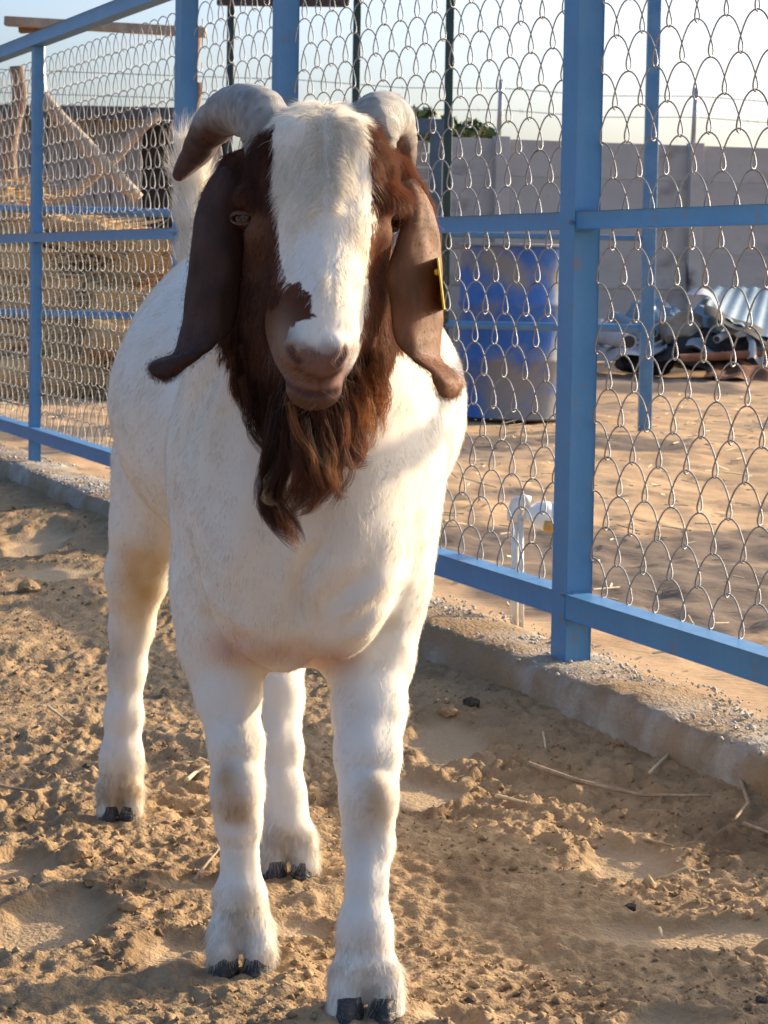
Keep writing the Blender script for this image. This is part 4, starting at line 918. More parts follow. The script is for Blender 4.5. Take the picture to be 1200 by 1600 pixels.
def coat(P, N):
    x, y = proj_np(P); n_ = len(P)
    jx = vn3(P * 150, 21) * 7 + vn3(P * 60, 22) * 4; jy = vn3(P * 150, 23) * 9
    C = np.tile(WHITE, (n_, 1)) * (1 + .05 * vn3(P * 9, 31) + .03 * vn3(P * 40, 32))[:, None]
    nearhead = (P[:, 1] < 2.52) & (P[:, 2] > .50)
    br = inside(NECK, x + jx, y + jy) & nearhead
    br |= (P[:, 1] < 2.60) & (P[:, 2] > .80 + .02 * vn3(P * 20, 5)) & (N[:, 1] > -.1)
    bl = inside(BLAZE, x + jx * .8, y + jy * .5) & (P[:, 1] < 2.36) & br & (N[:, 1] < .35)
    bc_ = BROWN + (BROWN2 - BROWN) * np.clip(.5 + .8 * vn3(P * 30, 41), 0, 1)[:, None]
    lit_side = sstep(.0, .05, P[:, 0] + .05)[:, None]; bc_ = bc_ * (1 - lit_side) + (bc_ * np.array([1.5, 1.35, 1.15])) * lit_side  # sunlight on this side painted in as brighter, redder brown
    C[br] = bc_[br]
    ey = np.exp(-(((x - 385) / 26) ** 2 + ((y - 345) / 34) ** 2)) + np.exp(-(((x - 612) / 26) ** 2 + ((y - 350) / 30) ** 2))
    C = C + (np.array([.155, .075, .042]) - C) * (np.clip(ey * .8, 0, 1) * br)[:, None]
    C[bl] = WHITE * .98
    # muzzle
    mz = (P[:, 1] < 2.19) & (y > 470) & (y < 665) & br
    w = mz * sstep(522, 556, y + jy) * (1 - sstep(606, 628, y))
    C = C + (np.array([.19, .112, .092]) - C) * w[:, None]
    w = mz * np.exp(-(((x - 442) / 22) ** 2 + ((y - 530) / 38) ** 2)); C = C + (np.array([.27, .17, .11]) - C) * (w * .9)[:, None]
    w = mz * sstep(604, 628, y); C = C + (np.array([.12, .066, .045]) - C) * w[:, None]
    w = mz * np.exp(-(((x - 556) / 14) ** 2 + ((y - 568) / 26) ** 2)); C = C + (np.array([.62, .58, .54]) - C) * (w * .9)[:, None]
    for c_, w_, a_ in ((0, 7, .9), (1, 7, .9), (2, 5, .6), (3, 5, .85), (4, 4, .5)):
        pts = carve_list[c_][0]; d = np.full(n_, 1e9)
        for (xa, ya), (xb, yb) in zip(pts[:-1], pts[1:]):
            t = np.clip(((x - xa) * (xb - xa) + (y - ya) * (yb - ya)) / ((xb - xa) ** 2 + (yb - ya) ** 2), 0, 1); d = np.minimum(d, np.hypot(x - xa - t * (xb - xa), y - ya - t * (yb - ya)))
        w = mz * np.exp(-(d / w_) ** 2) * a_; C = C + (np.array([.075, .034, .028]) - C) * w[:, None]
    # stains and thin hair
    def stain(cx_, cy_, rx_, ry_, col, amt, y0=0, y1=9):
        w = np.exp(-(((x - cx_) / rx_) ** 2 + ((y - cy_) / ry_) ** 2) ** 1.3) * (P[:, 1] > y0) * (P[:, 1] < y1) * amt * np.clip(1 + .5 * vn3(P * 45, 51), 0, 1.3)
        return C + (np.array(col) - C) * np.clip(w, 0, 1)[:, None]
    C = stain(355, 1235, 24, 50, (.47, .31, .17), .8, 2.3, 2.5); C = stain(376, 1268, 20, 24, (.42, .27, .14), .6, 2.3, 2.5); C = stain(588, 1258, 30, 48, (.50, .35, .20), .9, 2.2, 2.45)
    C = stain(565, 1300, 22, 40, (.55, .48, .38), .5, 2.2, 2.45)
    C = stain(378, 1408, 26, 24, (.50, .40, .27), .55, 2.3, 2.5); C = stain(566, 1468, 34, 24, (.55, .48, .40), .5, 2.2, 2.4)
    C = stain(440, 1022, 75, 26, (.56, .40, .30), .7, 2.2, 2.6); C = stain(360, 1010, 40, 30, (.58, .38, .31), .6, 2.3, 2.6); C = stain(515, 1030, 44, 22, (.60, .40, .34), .7, 2.2, 2.6)
    C = stain(222, 905, 40, 60, (.52, .36, .17), .75, 2.85, 3.3); C = stain(182, 1030, 14, 34, (.50, .37, .22), .6, 2.85, 3.3); C = stain(190, 1235, 40, 45, (.55, .42, .25), .7, 2.85, 3.3)
    C = stain(330, 690, 40, 90, (.66, .60, .49), .55, 2.2, 2.7); C = stain(375, 800, 60, 120, (.68, .63, .54), .5, 2.2, 2.6); C = stain(450, 930, 60, 60, (.66, .60, .50), .4, 2.2, 2.6)
    C = stain(609, 1560, 7, 7, (.03, .02, .015), 1.2, 2.15, 2.32)
    C = stain(440, 1330, 40, 60, (.62, .54, .45), .4, 2.6, 2.9)
    dirty = np.exp(-P[:, 2] / .06) * np.clip(.35 + .5 * vn3(P * 60, 61), 0, 1) * .55; C = C + (np.array([.36, .25, .15]) - C) * dirty[:, None]
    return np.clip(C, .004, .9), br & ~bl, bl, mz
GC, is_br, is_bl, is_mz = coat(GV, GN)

# ---- materials of the animal
def attr_mat(name, attr, rough=.8, translucent=0.0, spec=.15, sheen=0.0):
    m = bpy.data.materials.new(name); m.use_nodes = True; N_ = m.node_tree.nodes; L_ = m.node_tree.links; b = N_['Principled BSDF']
    a = N_.new('ShaderNodeAttribute'); a.attribute_name = attr; L_.new(a.outputs['Color'], b.inputs['Base Color'])
    b.inputs['Roughness'].default_value = rough; b.inputs['Specular IOR Level'].default_value = spec
    if sheen: b.inputs['Sheen Weight'].default_value = sheen; b.inputs['Sheen Roughness'].default_value = .5
    if translucent:
        t = N_.new('ShaderNodeBsdfTranslucent'); L_.new(a.outputs['Color'], t.inputs['Color']); mx = N_.new('ShaderNodeMixShader'); mx.inputs['Fac'].default_value = translucent
        L_.new(b.outputs['BSDF'], mx.inputs[1]); L_.new(t.outputs['BSDF'], mx.inputs[2]); L_.new(mx.outputs['Shader'], N_['Material Output'].inputs['Surface'])
    return m
M_skin = attr_mat('goat_coat', 'coat', .85, 0, .12)
M_fur = attr_mat('goat_hair', 'hair_color', .55, .40, .30)

# ---- ears: shells that hang from the ear roots, joined to the body surface
def ear(rows, th=.0024):
    """rows: (left edge, mid, right edge) points with depth; closed shell"""
    nu = 18; L_ = []
    for (a, m, b) in rows:
        a, m, b = U(*a), U(*m), U(*b)
        L_.append([a * ((1 - t) * (1 - t)) + (m * 2 - (a + b) * .5) * (2 * t * (1 - t)) + b * (t * t) for t in [i / nu for i in range(nu + 1)]])
    R = []                                          # Catmull-Rom between the rows
    n_ = len(L_)
    for i in range(n_ - 1):
        p0, p1, p2, p3 = L_[max(i - 1, 0)], L_[i], L_[i + 1], L_[min(i + 2, n_ - 1)]
        for k in range(7):
            t = k / 7; R.append([.5 * ((2 * b) + (c - a) * t + (2 * a - 5 * b + 4 * c - d) * t * t + (3 * b - a - 3 * c + d) * t ** 3) for a, b, c, d in zip(p0, p1, p2, p3)])
    R.append(L_[-1]); A_ = np.array([[list(v) for v in r] for r in R]); nr, nc = A_.shape[:2]
    du = np.gradient(A_, axis=1); dv = np.gradient(A_, axis=0); Nn = np.cross(du, dv); Nn /= np.linalg.norm(Nn, axis=2)[..., None] + 1e-12
    u = np.linspace(-1, 1, nc)[None, :, None]; v = np.linspace(0, 1, nr)[:, None, None]
    tk = th * np.sqrt(np.clip(1 - u ** 4, 0.03, 1)) * np.sqrt(np.clip(1 - v ** 8, .03, 1))
    A_ = A_ + Nn * (vn3(A_ * 40, 77) * .0022 + vn3(A_ * np.array([130, 130, 35]), 78) * .0010)[..., None]
    V = np.concatenate([(A_ + Nn * tk).reshape(-1, 3), (A_ - Nn * tk).reshape(-1, 3)]); n1 = nr * nc
    q = grid_faces(nr, nc); F = [q, q[:, ::-1] + n1]
    i = np.arange(n1).reshape(nr, nc)
    for e_ in (i[0], i[-1][::-1], i[::-1, 0], i[:, -1]):
        F.append(np.stack([e_[1:], e_[:-1], e_[:-1] + n1, e_[1:] + n1], -1))
    return V, np.concatenate(F), A_, Nn
EAR_L = [((338, 268, 2.29), (352, 262, 2.275), (372, 270, 2.27)), ((318, 300, 2.285), (345, 298, 2.262), (378, 312, 2.265)), ((303, 340, 2.28), (338, 345, 2.252), (384, 352, 2.262)),
         ((295, 400, 2.275), (335, 402, 2.242), (381, 400, 2.258)), ((291, 455, 2.27), (330, 458, 2.236), (374, 455, 2.252)), ((284, 505, 2.262), (322, 510, 2.232), (366, 505, 2.246)),
         ((272, 548, 2.250), (308, 544, 2.222), (350, 528, 2.236)), ((254, 556, 2.236), (290, 560, 2.205), (318, 552, 2.224)), ((237, 563, 2.222), (262, 574, 2.196), (290, 574, 2.212)), ((233, 575, 2.212), (252, 586, 2.192), (274, 588, 2.204)), ((240, 586, 2.208), (252, 591, 2.192), (265, 591, 2.20))]
EAR_R0 = [((622, 292, 2.275), (640, 280, 2.285), (656, 286, 2.30)), ((636, 325, 2.272), (655, 318, 2.268), (676, 325, 2.285)), ((620, 372, 2.262), (650, 370, 2.250), (687, 368, 2.275)),
         ((605, 425, 2.25), (648, 425, 2.238), (689, 420, 2.268)), ((609, 475, 2.246), (650, 478, 2.232), (690, 475, 2.262)), ((614, 518, 2.242), (652, 525, 2.226), (689, 522, 2.256)),
         ((630, 548, 2.234), (658, 560, 2.214), (690, 556, 2.246)), ((655, 566, 2.222), (680, 578, 2.198), (704, 574, 2.228)), ((672, 580, 2.212), (694, 594, 2.188), (719, 588, 2.212)), ((676, 600, 2.206), (698, 611, 2.188), (724, 603, 2.206)), ((684, 615, 2.204), (700, 622, 2.19), (716, 617, 2.20))]
EAR_R = [((a[0], a[1], a[2] - .018 * min(1, k / 3)), m, (b[0], b[1], b[2] + .022 * min(1, k / 3))) for k, (a, m, b) in enumerate(EAR_R0)]
EARS = []
for rows in (EAR_L, EAR_R):
    V, F, sheet_, sn = ear(rows); EARS.append((V, F, sheet_, sn))
nbody = len(GV)
allV = [GV]; allF = [GF]; allC = [GC]; base = nbody
for k, (V, F, _, _) in enumerate(EARS):
    c0 = np.array([.088, .043, .030]) if k == 0 else np.array([.23, .105, .048])  # sun and shade in the ear colours: shaded ear dark, sunlit one orange
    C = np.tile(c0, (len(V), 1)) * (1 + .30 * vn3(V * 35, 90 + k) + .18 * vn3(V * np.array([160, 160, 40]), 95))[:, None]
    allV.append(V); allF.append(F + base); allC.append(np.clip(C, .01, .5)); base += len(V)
GA_V, GA_F, GA_C = np.concatenate(allV), np.concatenate(allF), np.concatenate(allC)
goat = empty('goat', Vector((-.15, 2.6, 0)), 'white goat with a brown head, white blaze and long drooping ears walking towards the camera', 'goat')
body = mesh_np('body', GA_V, GA_F, M_skin, goat, smooth=True)
M_ear = attr_mat('ear_skin', 'coat', .62, .32, .25); body.data.materials.append(M_ear); _mi = np.zeros(len(GA_F), np.int32); _mi[len(GF):] = 1; body.data.polygons.foreach_set('material_index', _mi)
ca = body.data.color_attributes.new('coat', 'FLOAT_COLOR', 'POINT'); ca.data.foreach_set('color', np.concatenate([GA_C, np.ones((len(GA_C), 1))], 1).astype(np.float32).ravel())

# ---- horns
M_horn = mat('horn', (0.42, 0.37, 0.31), (0.56, 0.51, 0.45), scale=24, rough=.62, bump=.7, bscale=130, lo=.35, hi=.65, c3=(0.25, 0.19, 0.14), s3=22, lo3=.56, hi3=.70, spec=.3)
M_tip = None
def horn(pts, label):
    P = [U(*p[:3]) for p in pts]; r = [p[3] for p in pts]; n_ = len(P); C = []; R = []
    for i in range(n_ - 1):
        p0, p1, p2, p3 = P[max(i - 1, 0)], P[i], P[i + 1], P[min(i + 2, n_ - 1)]
        for k in range(10):
            t = k / 10; C.append(.5 * ((2 * p1) + (p2 - p0) * t + (2 * p0 - 5 * p1 + 4 * p2 - p3) * t * t + (3 * p1 - p0 - 3 * p2 + p3) * t ** 3)); R.append(r[i] * (1 - t) + r[i + 1] * t)
    C.append(P[-1]); R.append(r[-1] * .6); m_ = len(C)
    R = [a * (1 + .028 * math.sin(i * 1.9) * (1 - i / m_) + .02 * math.sin(i * .8 + 1)) for i, a in enumerate(R)]
    ns = 28; mb = MB().tube(C, R, ns); V = np.array(mb.v)
    cen = np.array(C).repeat(ns, 0); d = V[:len(cen)] - cen; k = 1 + .05 * vn3(V[:len(cen)] * 90, 7) + .03 * vn3(V[:len(cen)] * 220, 9)
    V[:len(cen)] = cen + d * k[:, None]
    o = mesh_np('horn', V, mb.f, None, goat, smooth=True)
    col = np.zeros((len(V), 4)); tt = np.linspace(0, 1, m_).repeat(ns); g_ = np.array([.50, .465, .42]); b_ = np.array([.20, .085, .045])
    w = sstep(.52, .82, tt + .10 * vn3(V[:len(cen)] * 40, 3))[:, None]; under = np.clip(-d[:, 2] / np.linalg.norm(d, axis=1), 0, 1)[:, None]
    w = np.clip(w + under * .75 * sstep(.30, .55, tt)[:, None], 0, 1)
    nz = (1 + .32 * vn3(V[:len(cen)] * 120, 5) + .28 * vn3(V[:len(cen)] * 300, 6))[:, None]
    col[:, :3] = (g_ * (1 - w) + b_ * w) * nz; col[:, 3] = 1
    c_ = o.data.color_attributes.new('coat', 'FLOAT_COLOR', 'POINT'); c_.data.foreach_set('color', col.astype(np.float32).ravel())
    return o
M_hornc = attr_mat('horn_keratin', 'coat', .5, 0, .35)
_nt = M_hornc.node_tree; _n = _nt.nodes.new('ShaderNodeTexNoise'); _n.inputs['Scale'].default_value = 130; _n.inputs['Detail'].default_value = 4; _b = _nt.nodes.new('ShaderNodeBump'); _b.inputs['Strength'].default_value = 1.0; _b.inputs['Distance'].default_value = .006
_nt.links.new(_n.outputs['Fac'], _b.inputs['Height']); _nt.links.new(_b.outputs['Normal'], _nt.nodes['Principled BSDF'].inputs['Normal'])
for pts, lab in (([(424, 245, 2.262, .027), (416, 200, 2.265, .030), (398, 176, 2.292, .030), (362, 173, 2.345, .0265), (331, 199, 2.385, .0225), (304, 242, 2.39, .0165), (274, 280, 2.38, .005)], 'horn curving out and down'),
                 ([(578, 240, 2.280, .026), (584, 200, 2.28, .029), (596, 182, 2.31, .028), (614, 186, 2.38, .024), (625, 220, 2.415, .020), (629, 262, 2.43, .014), (628, 300, 2.43, .006)], 'horn seen end-on')):
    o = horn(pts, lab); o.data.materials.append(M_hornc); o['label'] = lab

# ---- eyes
M_eye = mat('amber_eye', (0.030, 0.014, 0.006), (0.06, 0.03, 0.012), scale=120, rough=.10, spec=.5); M_pupil = mat('pupil', (.008, .007, .007), rough=.08, spec=.6); M_lid = mat('eyelid_skin', (0.085, 0.036, 0.019), (0.13, 0.056, 0.03), scale=90, rough=.6, bump=.3)
for key, yaw in (('l', -32), ('r', 52)):
    p = EYE[key] + Vector((0, .0085, 0)); R_ = Matrix.Rotation(math.radians(-yaw), 3, 'Z')
    bm = bmesh.new(); bmesh.ops.create_uvsphere(bm, u_segments=32, v_segments=20, radius=.0122)
    for v in bm.verts: v.co += p
    me = bpy.data.meshes.new('eye'); bm.to_mesh(me); bm.free(); eo = link('eye', me, M_eye, goat); me.polygons.foreach_set('use_smooth', [True] * len(me.polygons))
    fw = Vector((math.sin(math.radians(yaw)) * .8, -1, -.05)).normalized(); sd = fw.cross(Zv).normalized(); up_ = sd.cross(fw)
    V = []; F = []; nn = 24
    for rr_ in (0, 1):
        for k in range(nn):
            a_ = 2 * math.pi * k / nn; q = p + (fw * .0122 + sd * math.cos(a_) * .0056 * (1 - rr_ * .0) + up_ * math.sin(a_) * .0024)
            q = p + (q - p).normalized() * (.01235 if rr_ == 0 else .0115); V.append(q)
    V.append(p + fw * .01245); F = [(k, (k + 1) % nn, 2 * nn) for k in range(nn)] + [(k + nn, (k + 1) % nn + nn, (k + 1) % nn, k) for k in range(nn)]
    mesh_np('pupil', V, F, M_pupil, eo)
    for sgn, nm in ((1, 'upper_eyelid'), (-1, 'lower_eyelid')):
        pts = []
        for k in range(13):
            a_ = math.pi * k / 12; q = p + sd * math.cos(a_) * .0150 + up_ * sgn * math.sin(a_) * (.0062 if sgn > 0 else .0058) + fw * (.0045 + .0062 * math.sin(a_)); pts.append(q)
        MB().tube(pts, [.0012 + (.0018 if sgn > 0 else .0003) * math.sin(math.pi * k / 12) for k in range(13)], 10).build(nm, M_lid, eo, True)

# ---- hooves: two claws a foot
M_hoof = mat('hoof_horn', (0.022, 0.020, 0.019), (0.055, 0.050, 0.046), scale=30, rough=.5, bump=.4, bscale=140, c3=(0.26, 0.19, 0.12), s3=40, lo3=.58, hi3=.72, stretch=(1, 1, 3))
def claw(cx_, cy_, w, l, hgt, side, name='hoof'):
    n_ = 22; rings = [(1.0, 0.0, 0.0), (1.02, .06, .01), (.95, .5, .16), (.84, 1.0, .34), (.6, 1.08, .42)]; V = []; F = []
    for (sc_, zz_, back) in rings:
        for k in range(n_):
            a_ = 2 * math.pi * k / n_; x = math.cos(a_); y = math.sin(a_)
            yy_ = y * l * .5 * (1.0 if y > 0 else 1.0); xx_ = x * w * .5 * (1 - .35 * max(0, -y) ** 1.5)
            if x * side < 0: xx_ *= 1.0
            V.append((cx_ + xx_ * sc_ + side * .0, cy_ + yy_ * sc_ + back * l * .5, -.006 + zz_ * (hgt + .006)))
    m_ = len(rings); F = [(i * n_ + k, i * n_ + (k + 1) % n_, (i + 1) * n_ + (k + 1) % n_, (i + 1) * n_ + k) for i in range(m_ - 1) for k in range(n_)] + [tuple(range(n_))[::-1], tuple((m_ - 1) * n_ + k for k in range(n_))]
    o = mesh_np(name, V, F, M_hoof, goat); return smooth_by_angle(o, 60)
for (a, b, c, d, Ya, Yb, r) in FOOT:
    for xq, sd_ in ((b[0], -1), (d[0], 1)):
        X_ = U(xq - sd_ * r * .12, b[1], Yb).x; w_ = px(r, Yb) * 2.0; claw(X_, Yb - .004, w_, w_ * 1.42, .021, sd_)

# ------------------------------------------------------------------ fur: real strands rooted in the coat
frng = np.random.default_rng(11)
def face_samples(V, F, wt, n):
    a, b, c, d = [V[F[:, k]] for k in range(4)]
    ar = np.linalg.norm(np.cross(c - a, d - b), axis=1) * .5 * wt; cum = np.cumsum(ar); f = np.searchsorted(cum, frng.random(n) * cum[-1]); f = np.minimum(f, len(F) - 1)
    u, v = frng.random((n, 1)), frng.random((n, 1))
    P = (a[f] * (1 - u) + b[f] * u) * (1 - v) + (d[f] * (1 - u) + c[f] * u) * v
    N = GN[F[f, 0]] + GN[F[f, 1]] + GN[F[f, 2]] + GN[F[f, 3]]; N /= np.linalg.norm(N, axis=1)[:, None] + 1e-9
    return P, N
def unit(v): return v / (np.linalg.norm(v, axis=-1, keepdims=True) + 1e-9)
STR = []                                              # (points[n,k,3], radius[n], colour[n,3])
def strands(P, N, flow, ln, lift, k, rad, C, droop=0.0, wild=.18, clump=.35, cscale=55., curl=0.0):
    n_ = len(P); T = flow - N * np.einsum('ij,ij->i', flow, N)[:, None]; T = unit(T)
    cl = np.stack([vn3(P * cscale, 101), vn3(P * cscale, 102), vn3(P * cscale, 103)], -1)
    d = unit(T + cl * clump + frng.normal(0, wild, (n_, 3)) + N * np.asarray(lift).reshape(-1, 1))
    pts = [P - N * .001]; p = P - N * .001; st = (np.asarray(ln) / (k - 1)).reshape(-1, 1); ph = frng.random(n_) * 6.28
    side = unit(np.cross(d, N))
    for i in range(1, k):
        p = p + d * st; pts.append(p)
        d = unit(d - N * (np.asarray(lift).reshape(-1, 1) * .55 / (k - 1)) + np.array([0, 0, -droop]) + (side * np.sin(i * 1.3 + ph * .3)[:, None] + N * np.cos(i * 1.3)) * curl * i / k)
    STR.append((np.stack(pts, 1), np.broadcast_to(np.asarray(rad, float), (n_,)).copy(), C))
mid = (GV[GF[:, 0]] + GV[GF[:, 2]]) * .5; fy = GN[GF[:, 0], 1]
see = np.where(fy < .25, 1.0, .22)
# short coat
wt = see * np.where(is_bl[GF[:, 0]], .6, 1.0)
P, N = face_samples(GV, GF, wt, 210000); C, b_, bl_, mz_ = coat(P, N)
z = P[:, 2]; leg = sstep(.42, .33, z); rump = sstep(2.5, 2.75, P[:, 1]) * (1 - leg)
flow = np.stack([-.15 * (P[:, 0] + .13) * 4, .25 + .55 * rump, -1 + .25 * rump], -1)
flow = np.where((leg > .5)[:, None], np.array([0, .10, -1.0]), flow)
tl = (P[:, 1] > 3.06) & (z > .80); flow[tl] = np.array([-.1, 0, 1.0])
ln = .0100 + .002 * vn3(P * 20, 111) - .001 * leg; ln = np.where(b_, .008, ln); ln = np.where(mz_, .005, ln); ln = np.where(bl_, .012, ln)
ln = np.where(z < .14, .008 + .010 * sstep(.10, .04, z), ln); ln = np.where(tl, .030 + .02 * sstep(.9, .98, z), ln)
ln = ln * frng.uniform(.6, 1.25, len(P))
lift = np.where(b_, .22, .16) + .05 * (z < .12); lift = np.where(tl, .8, lift)
C = C * (1 + frng.normal(0, 1, (len(P), 1)) * np.where(b_, .24, .07)[:, None]); C = np.clip(C, .004, .9)
strands(P, N, flow, ln, lift, 4, np.where(b_, .00018, .00019), C, .03, .13, .22)
# blaze: longer hair, parted along the middle of the forehead
wt = (is_bl[GF[:, 0]] & ~is_mz[GF[:, 0]]) * 1.0
P, N = face_samples(GV, GF, wt, 18000); C, b_, bl_, mz_ = coat(P, N); C = np.minimum(C * 1.22, .90); x, y = proj_np(P)
pm = 507 + 9 * vn3(P * 28, 7); sx = np.tanh((x - pm) / 16)
up_ = sstep(400, 220, y)
flow = np.stack([(.45 * sx + .1) * up_ + np.where(x < 520, -.55, .25) * (1 - up_), -.1 + 0 * x, -1.0 + .55 * (1 - up_) * (x < 520)], -1)
ln = (.011 + .010 * up_ * np.exp(-((x - 500) / 75) ** 2)) * frng.uniform(.7, 1.3, len(P)); ln = np.where(y > 480, .010, ln)
strands(P, N, flow, ln, .30 + .15 * vn3(P * 35, 5), 5, .00020, C * (1 + frng.normal(0, .05, (len(P), 1))), .10, .16, .55, 38.)
# fringe that parts at the top of the blaze
sel = (np.abs(x - 510) < 16) & (y < 330); Pq, Nq = P[sel], N[sel]
if len(Pq): strands(Pq, Nq, np.stack([np.sign(x[sel] - 509) * .9, 0 * Pq[:, 0], -.6 + 0 * Pq[:, 0]], -1), .020 * frng.uniform(.7, 1.2, len(Pq)), .6, 6, .00022, C[sel] * .97, .12, .12, .4, 50.)
# brown sides of the head: a little longer above the eyes and below the horns
fx, fyp = proj_np(mid); wt = (is_br[GF[:, 0]] & (fyp < 320) & (fyp > 130) & (mid[:, 1] < 2.36)) * see
P, N = face_samples(GV, GF, wt, 15000); C, b_, *_ = coat(P, N)
strands(P, N, np.stack([np.sign(P[:, 0] + .068) * .4, 0 * P[:, 0], -1 + 0 * P[:, 0]], -1), .018 * frng.uniform(.6, 1.3, len(P)), .45, 5, .00020, C * (1 + frng.normal(0, .12, (len(P), 1))), .1, .2, .7, 45., .25)
# mane of the throat and the beard
wt = (is_br[GF[:, 0]] & (mid[:, 1] > 2.135) & ~is_mz[GF[:, 0]]) * see * sstep(.86, .74, mid[:, 2])
P, N = face_samples(GV, GF, wt, 30000); C, b_, *_ = coat(P, N); x, y = proj_np(P); k_ = b_; P, N, C, x, y = P[k_], N[k_], C[k_], x[k_], y[k_]
low = sstep(560, 700, y) * np.exp(-((x - 478) / 60) ** 2)
ln = (.008 + .006 * sstep(.84, .74, P[:, 2]) + .015 * low) * frng.uniform(.6, 1.25, len(P))
ginger = (frng.random(len(P)) < .18 + .25 * sstep(500, 590, x))[:, None]; ginger = ginger & (frng.random((len(P), 1)) < sstep(.86, .76, P[:, 2])[:, None]); C = np.where(ginger, np.array([.23, .085, .028]), C) * (1 + frng.normal(0, .15, (len(P), 1)))
flow = np.stack([-.35 * (x - 480) / 90 * low, -.25 * low, -1 + 0 * x], -1)
strands(P, N, flow, ln, .30 + .15 * low, 7, .00024, np.clip(C, .005, .6), .10, .14, .5, 30., .18)
# the beard's hanging locks, each a tapering curl of many hairs
def lock(ps, w0, w1, n_, col, seed, wav=.0):
    r = np.random.default_rng(seed); K_ = 14; C_ = []
    Q = [U(*p) for p in ps]; m = len(Q)
    for i in range(K_):
        t = i / (K_ - 1) * (m - 1); j = min(int(t), m - 2); t -= j; p0, p1, p2, p3 = Q[max(j - 1, 0)], Q[j], Q[j + 1], Q[min(j + 2, m - 1)]
        C_.append(np.array(.5 * ((2 * p1) + (p2 - p0) * t + (2 * p0 - 5 * p1 + 4 * p2 - p3) * t * t + (3 * p1 - p0 - 3 * p2 + p3) * t ** 3)))
    C_ = np.array(C_); o_ = r.normal(0, 1, (n_, 3)) * np.array([1, .8, .5]); o_ /= np.maximum(np.linalg.norm(o_, axis=1)[:, None] / 1.15, 1); sub = r.integers(0, 24, n_); so = np.clip(r.normal(0, .62, (24, 3)), -1.1, 1.1); o_ = so[sub] + o_ * .17; prof = w0 + (w1 - w0) * np.linspace(0, 1, K_) ** 1.3
    send = r.uniform(.5, 1.0, 24); end = np.clip(send[sub] * r.uniform(.85, 1.08, n_), .3, 1)
    tt = np.linspace(0, 1, K_)[None] * end[:, None]; ii = tt * (K_ - 1); i0 = np.minimum(ii.astype(int), K_ - 2); fr = (ii - i0)[..., None]
    cen = C_[i0] * (1 - fr) + C_[i0 + 1] * fr; wd_ = (prof[i0] * (1 - fr[..., 0]) + prof[i0 + 1] * fr[..., 0])[..., None]
    sp = r.random((24, 1)) * 6.28; sf = r.uniform(6, 12, (24, 1)); wv = np.linspace(0, 1, K_)[None] * sf[sub] + sp[sub] + r.normal(0, .12, (n_, 1)); amp = .0050 * np.linspace(.1, 1, K_)[None]
    pts = cen + o_[:, None] * wd_ + np.stack([np.sin(wv) * amp, np.cos(wv * .9) * amp, 0 * wv], -1) + r.normal(0, .0006, (n_, K_, 3)).cumsum(1) * .6
    sc_ = r.uniform(.65, 1.6, (24, 1)); cc = np.array(col) * sc_[sub] * (1 + r.normal(0, .2, (n_, 1))); STR.append((pts, np.full(n_, .00021), np.clip(cc, .004, .6)))
DK = (.070, .028, .016); MD = (.14, .052, .024); GI = (.28, .115, .042); PALE = (.46, .30, .16)
lock([(462, 640, 2.185), (450, 700, 2.18), (436, 745, 2.18), (424, 785, 2.185), (440, 812, 2.18), (456, 835, 2.178), (466, 858, 2.18)], .021, .003, 1100, DK, 1)
lock([(450, 620, 2.19), (438, 690, 2.19), (428, 740, 2.185), (420, 775, 2.182), (416, 800, 2.175), (436, 812, 2.17)], .015, .005, 800, DK, 2)
lock([(470, 650, 2.18), (478, 700, 2.172), (488, 735, 2.168), (480, 765, 2.165), (462, 790, 2.168), (452, 815, 2.172)], .022, .004, 800, MD, 3)
lock([(480, 660, 2.178), (486, 690, 2.168), (500, 720, 2.160), (512, 740, 2.160), (508, 755, 2.165)], .014, .003, 350, PALE, 4)
lock([(485, 655, 2.18), (492, 700, 2.165), (510, 735, 2.160), (525, 765, 2.165), (544, 770, 2.172)], .018, .003, 600, GI, 5)
lock([(500, 640, 2.185), (515, 690, 2.18), (520, 730, 2.178), (500, 775, 2.175), (480, 790, 2.178), (470, 800, 2.18)], .020, .003, 700, MD, 6)
lock([(525, 620, 2.20), (538, 670, 2.20), (548, 705, 2.20), (560, 722, 2.20), (576, 722, 2.205)], .016, .004, 500, MD, 7)
lock([(545, 600, 2.21), (560, 650, 2.215), (565, 690, 2.22), (552, 725, 2.22)], .018, .004, 600, GI, 8)
lock([(570, 560, 2.225), (585, 610, 2.235), (590, 650, 2.245), (578, 690, 2.25)], .016, .004, 500, GI, 9)
lock([(430, 790, 2.18), (445, 815, 2.172), (455, 835, 2.172), (464, 862, 2.176)], .007, .0015, 160, GI, 10)
lock([(400, 600, 2.25), (405, 660, 2.25), (418, 710, 2.245), (436, 745, 2.235)], .020, .006, 600, DK, 12)
lock([(375, 540, 2.26), (382, 600, 2.275), (398, 655, 2.285), (420, 690, 2.28)], .018, .005, 500, DK, 13)
lock([(425, 735, 2.18), (416, 765, 2.172), (420, 785, 2.166), (434, 790, 2.162)], .004, .0015, 90, PALE, 14)
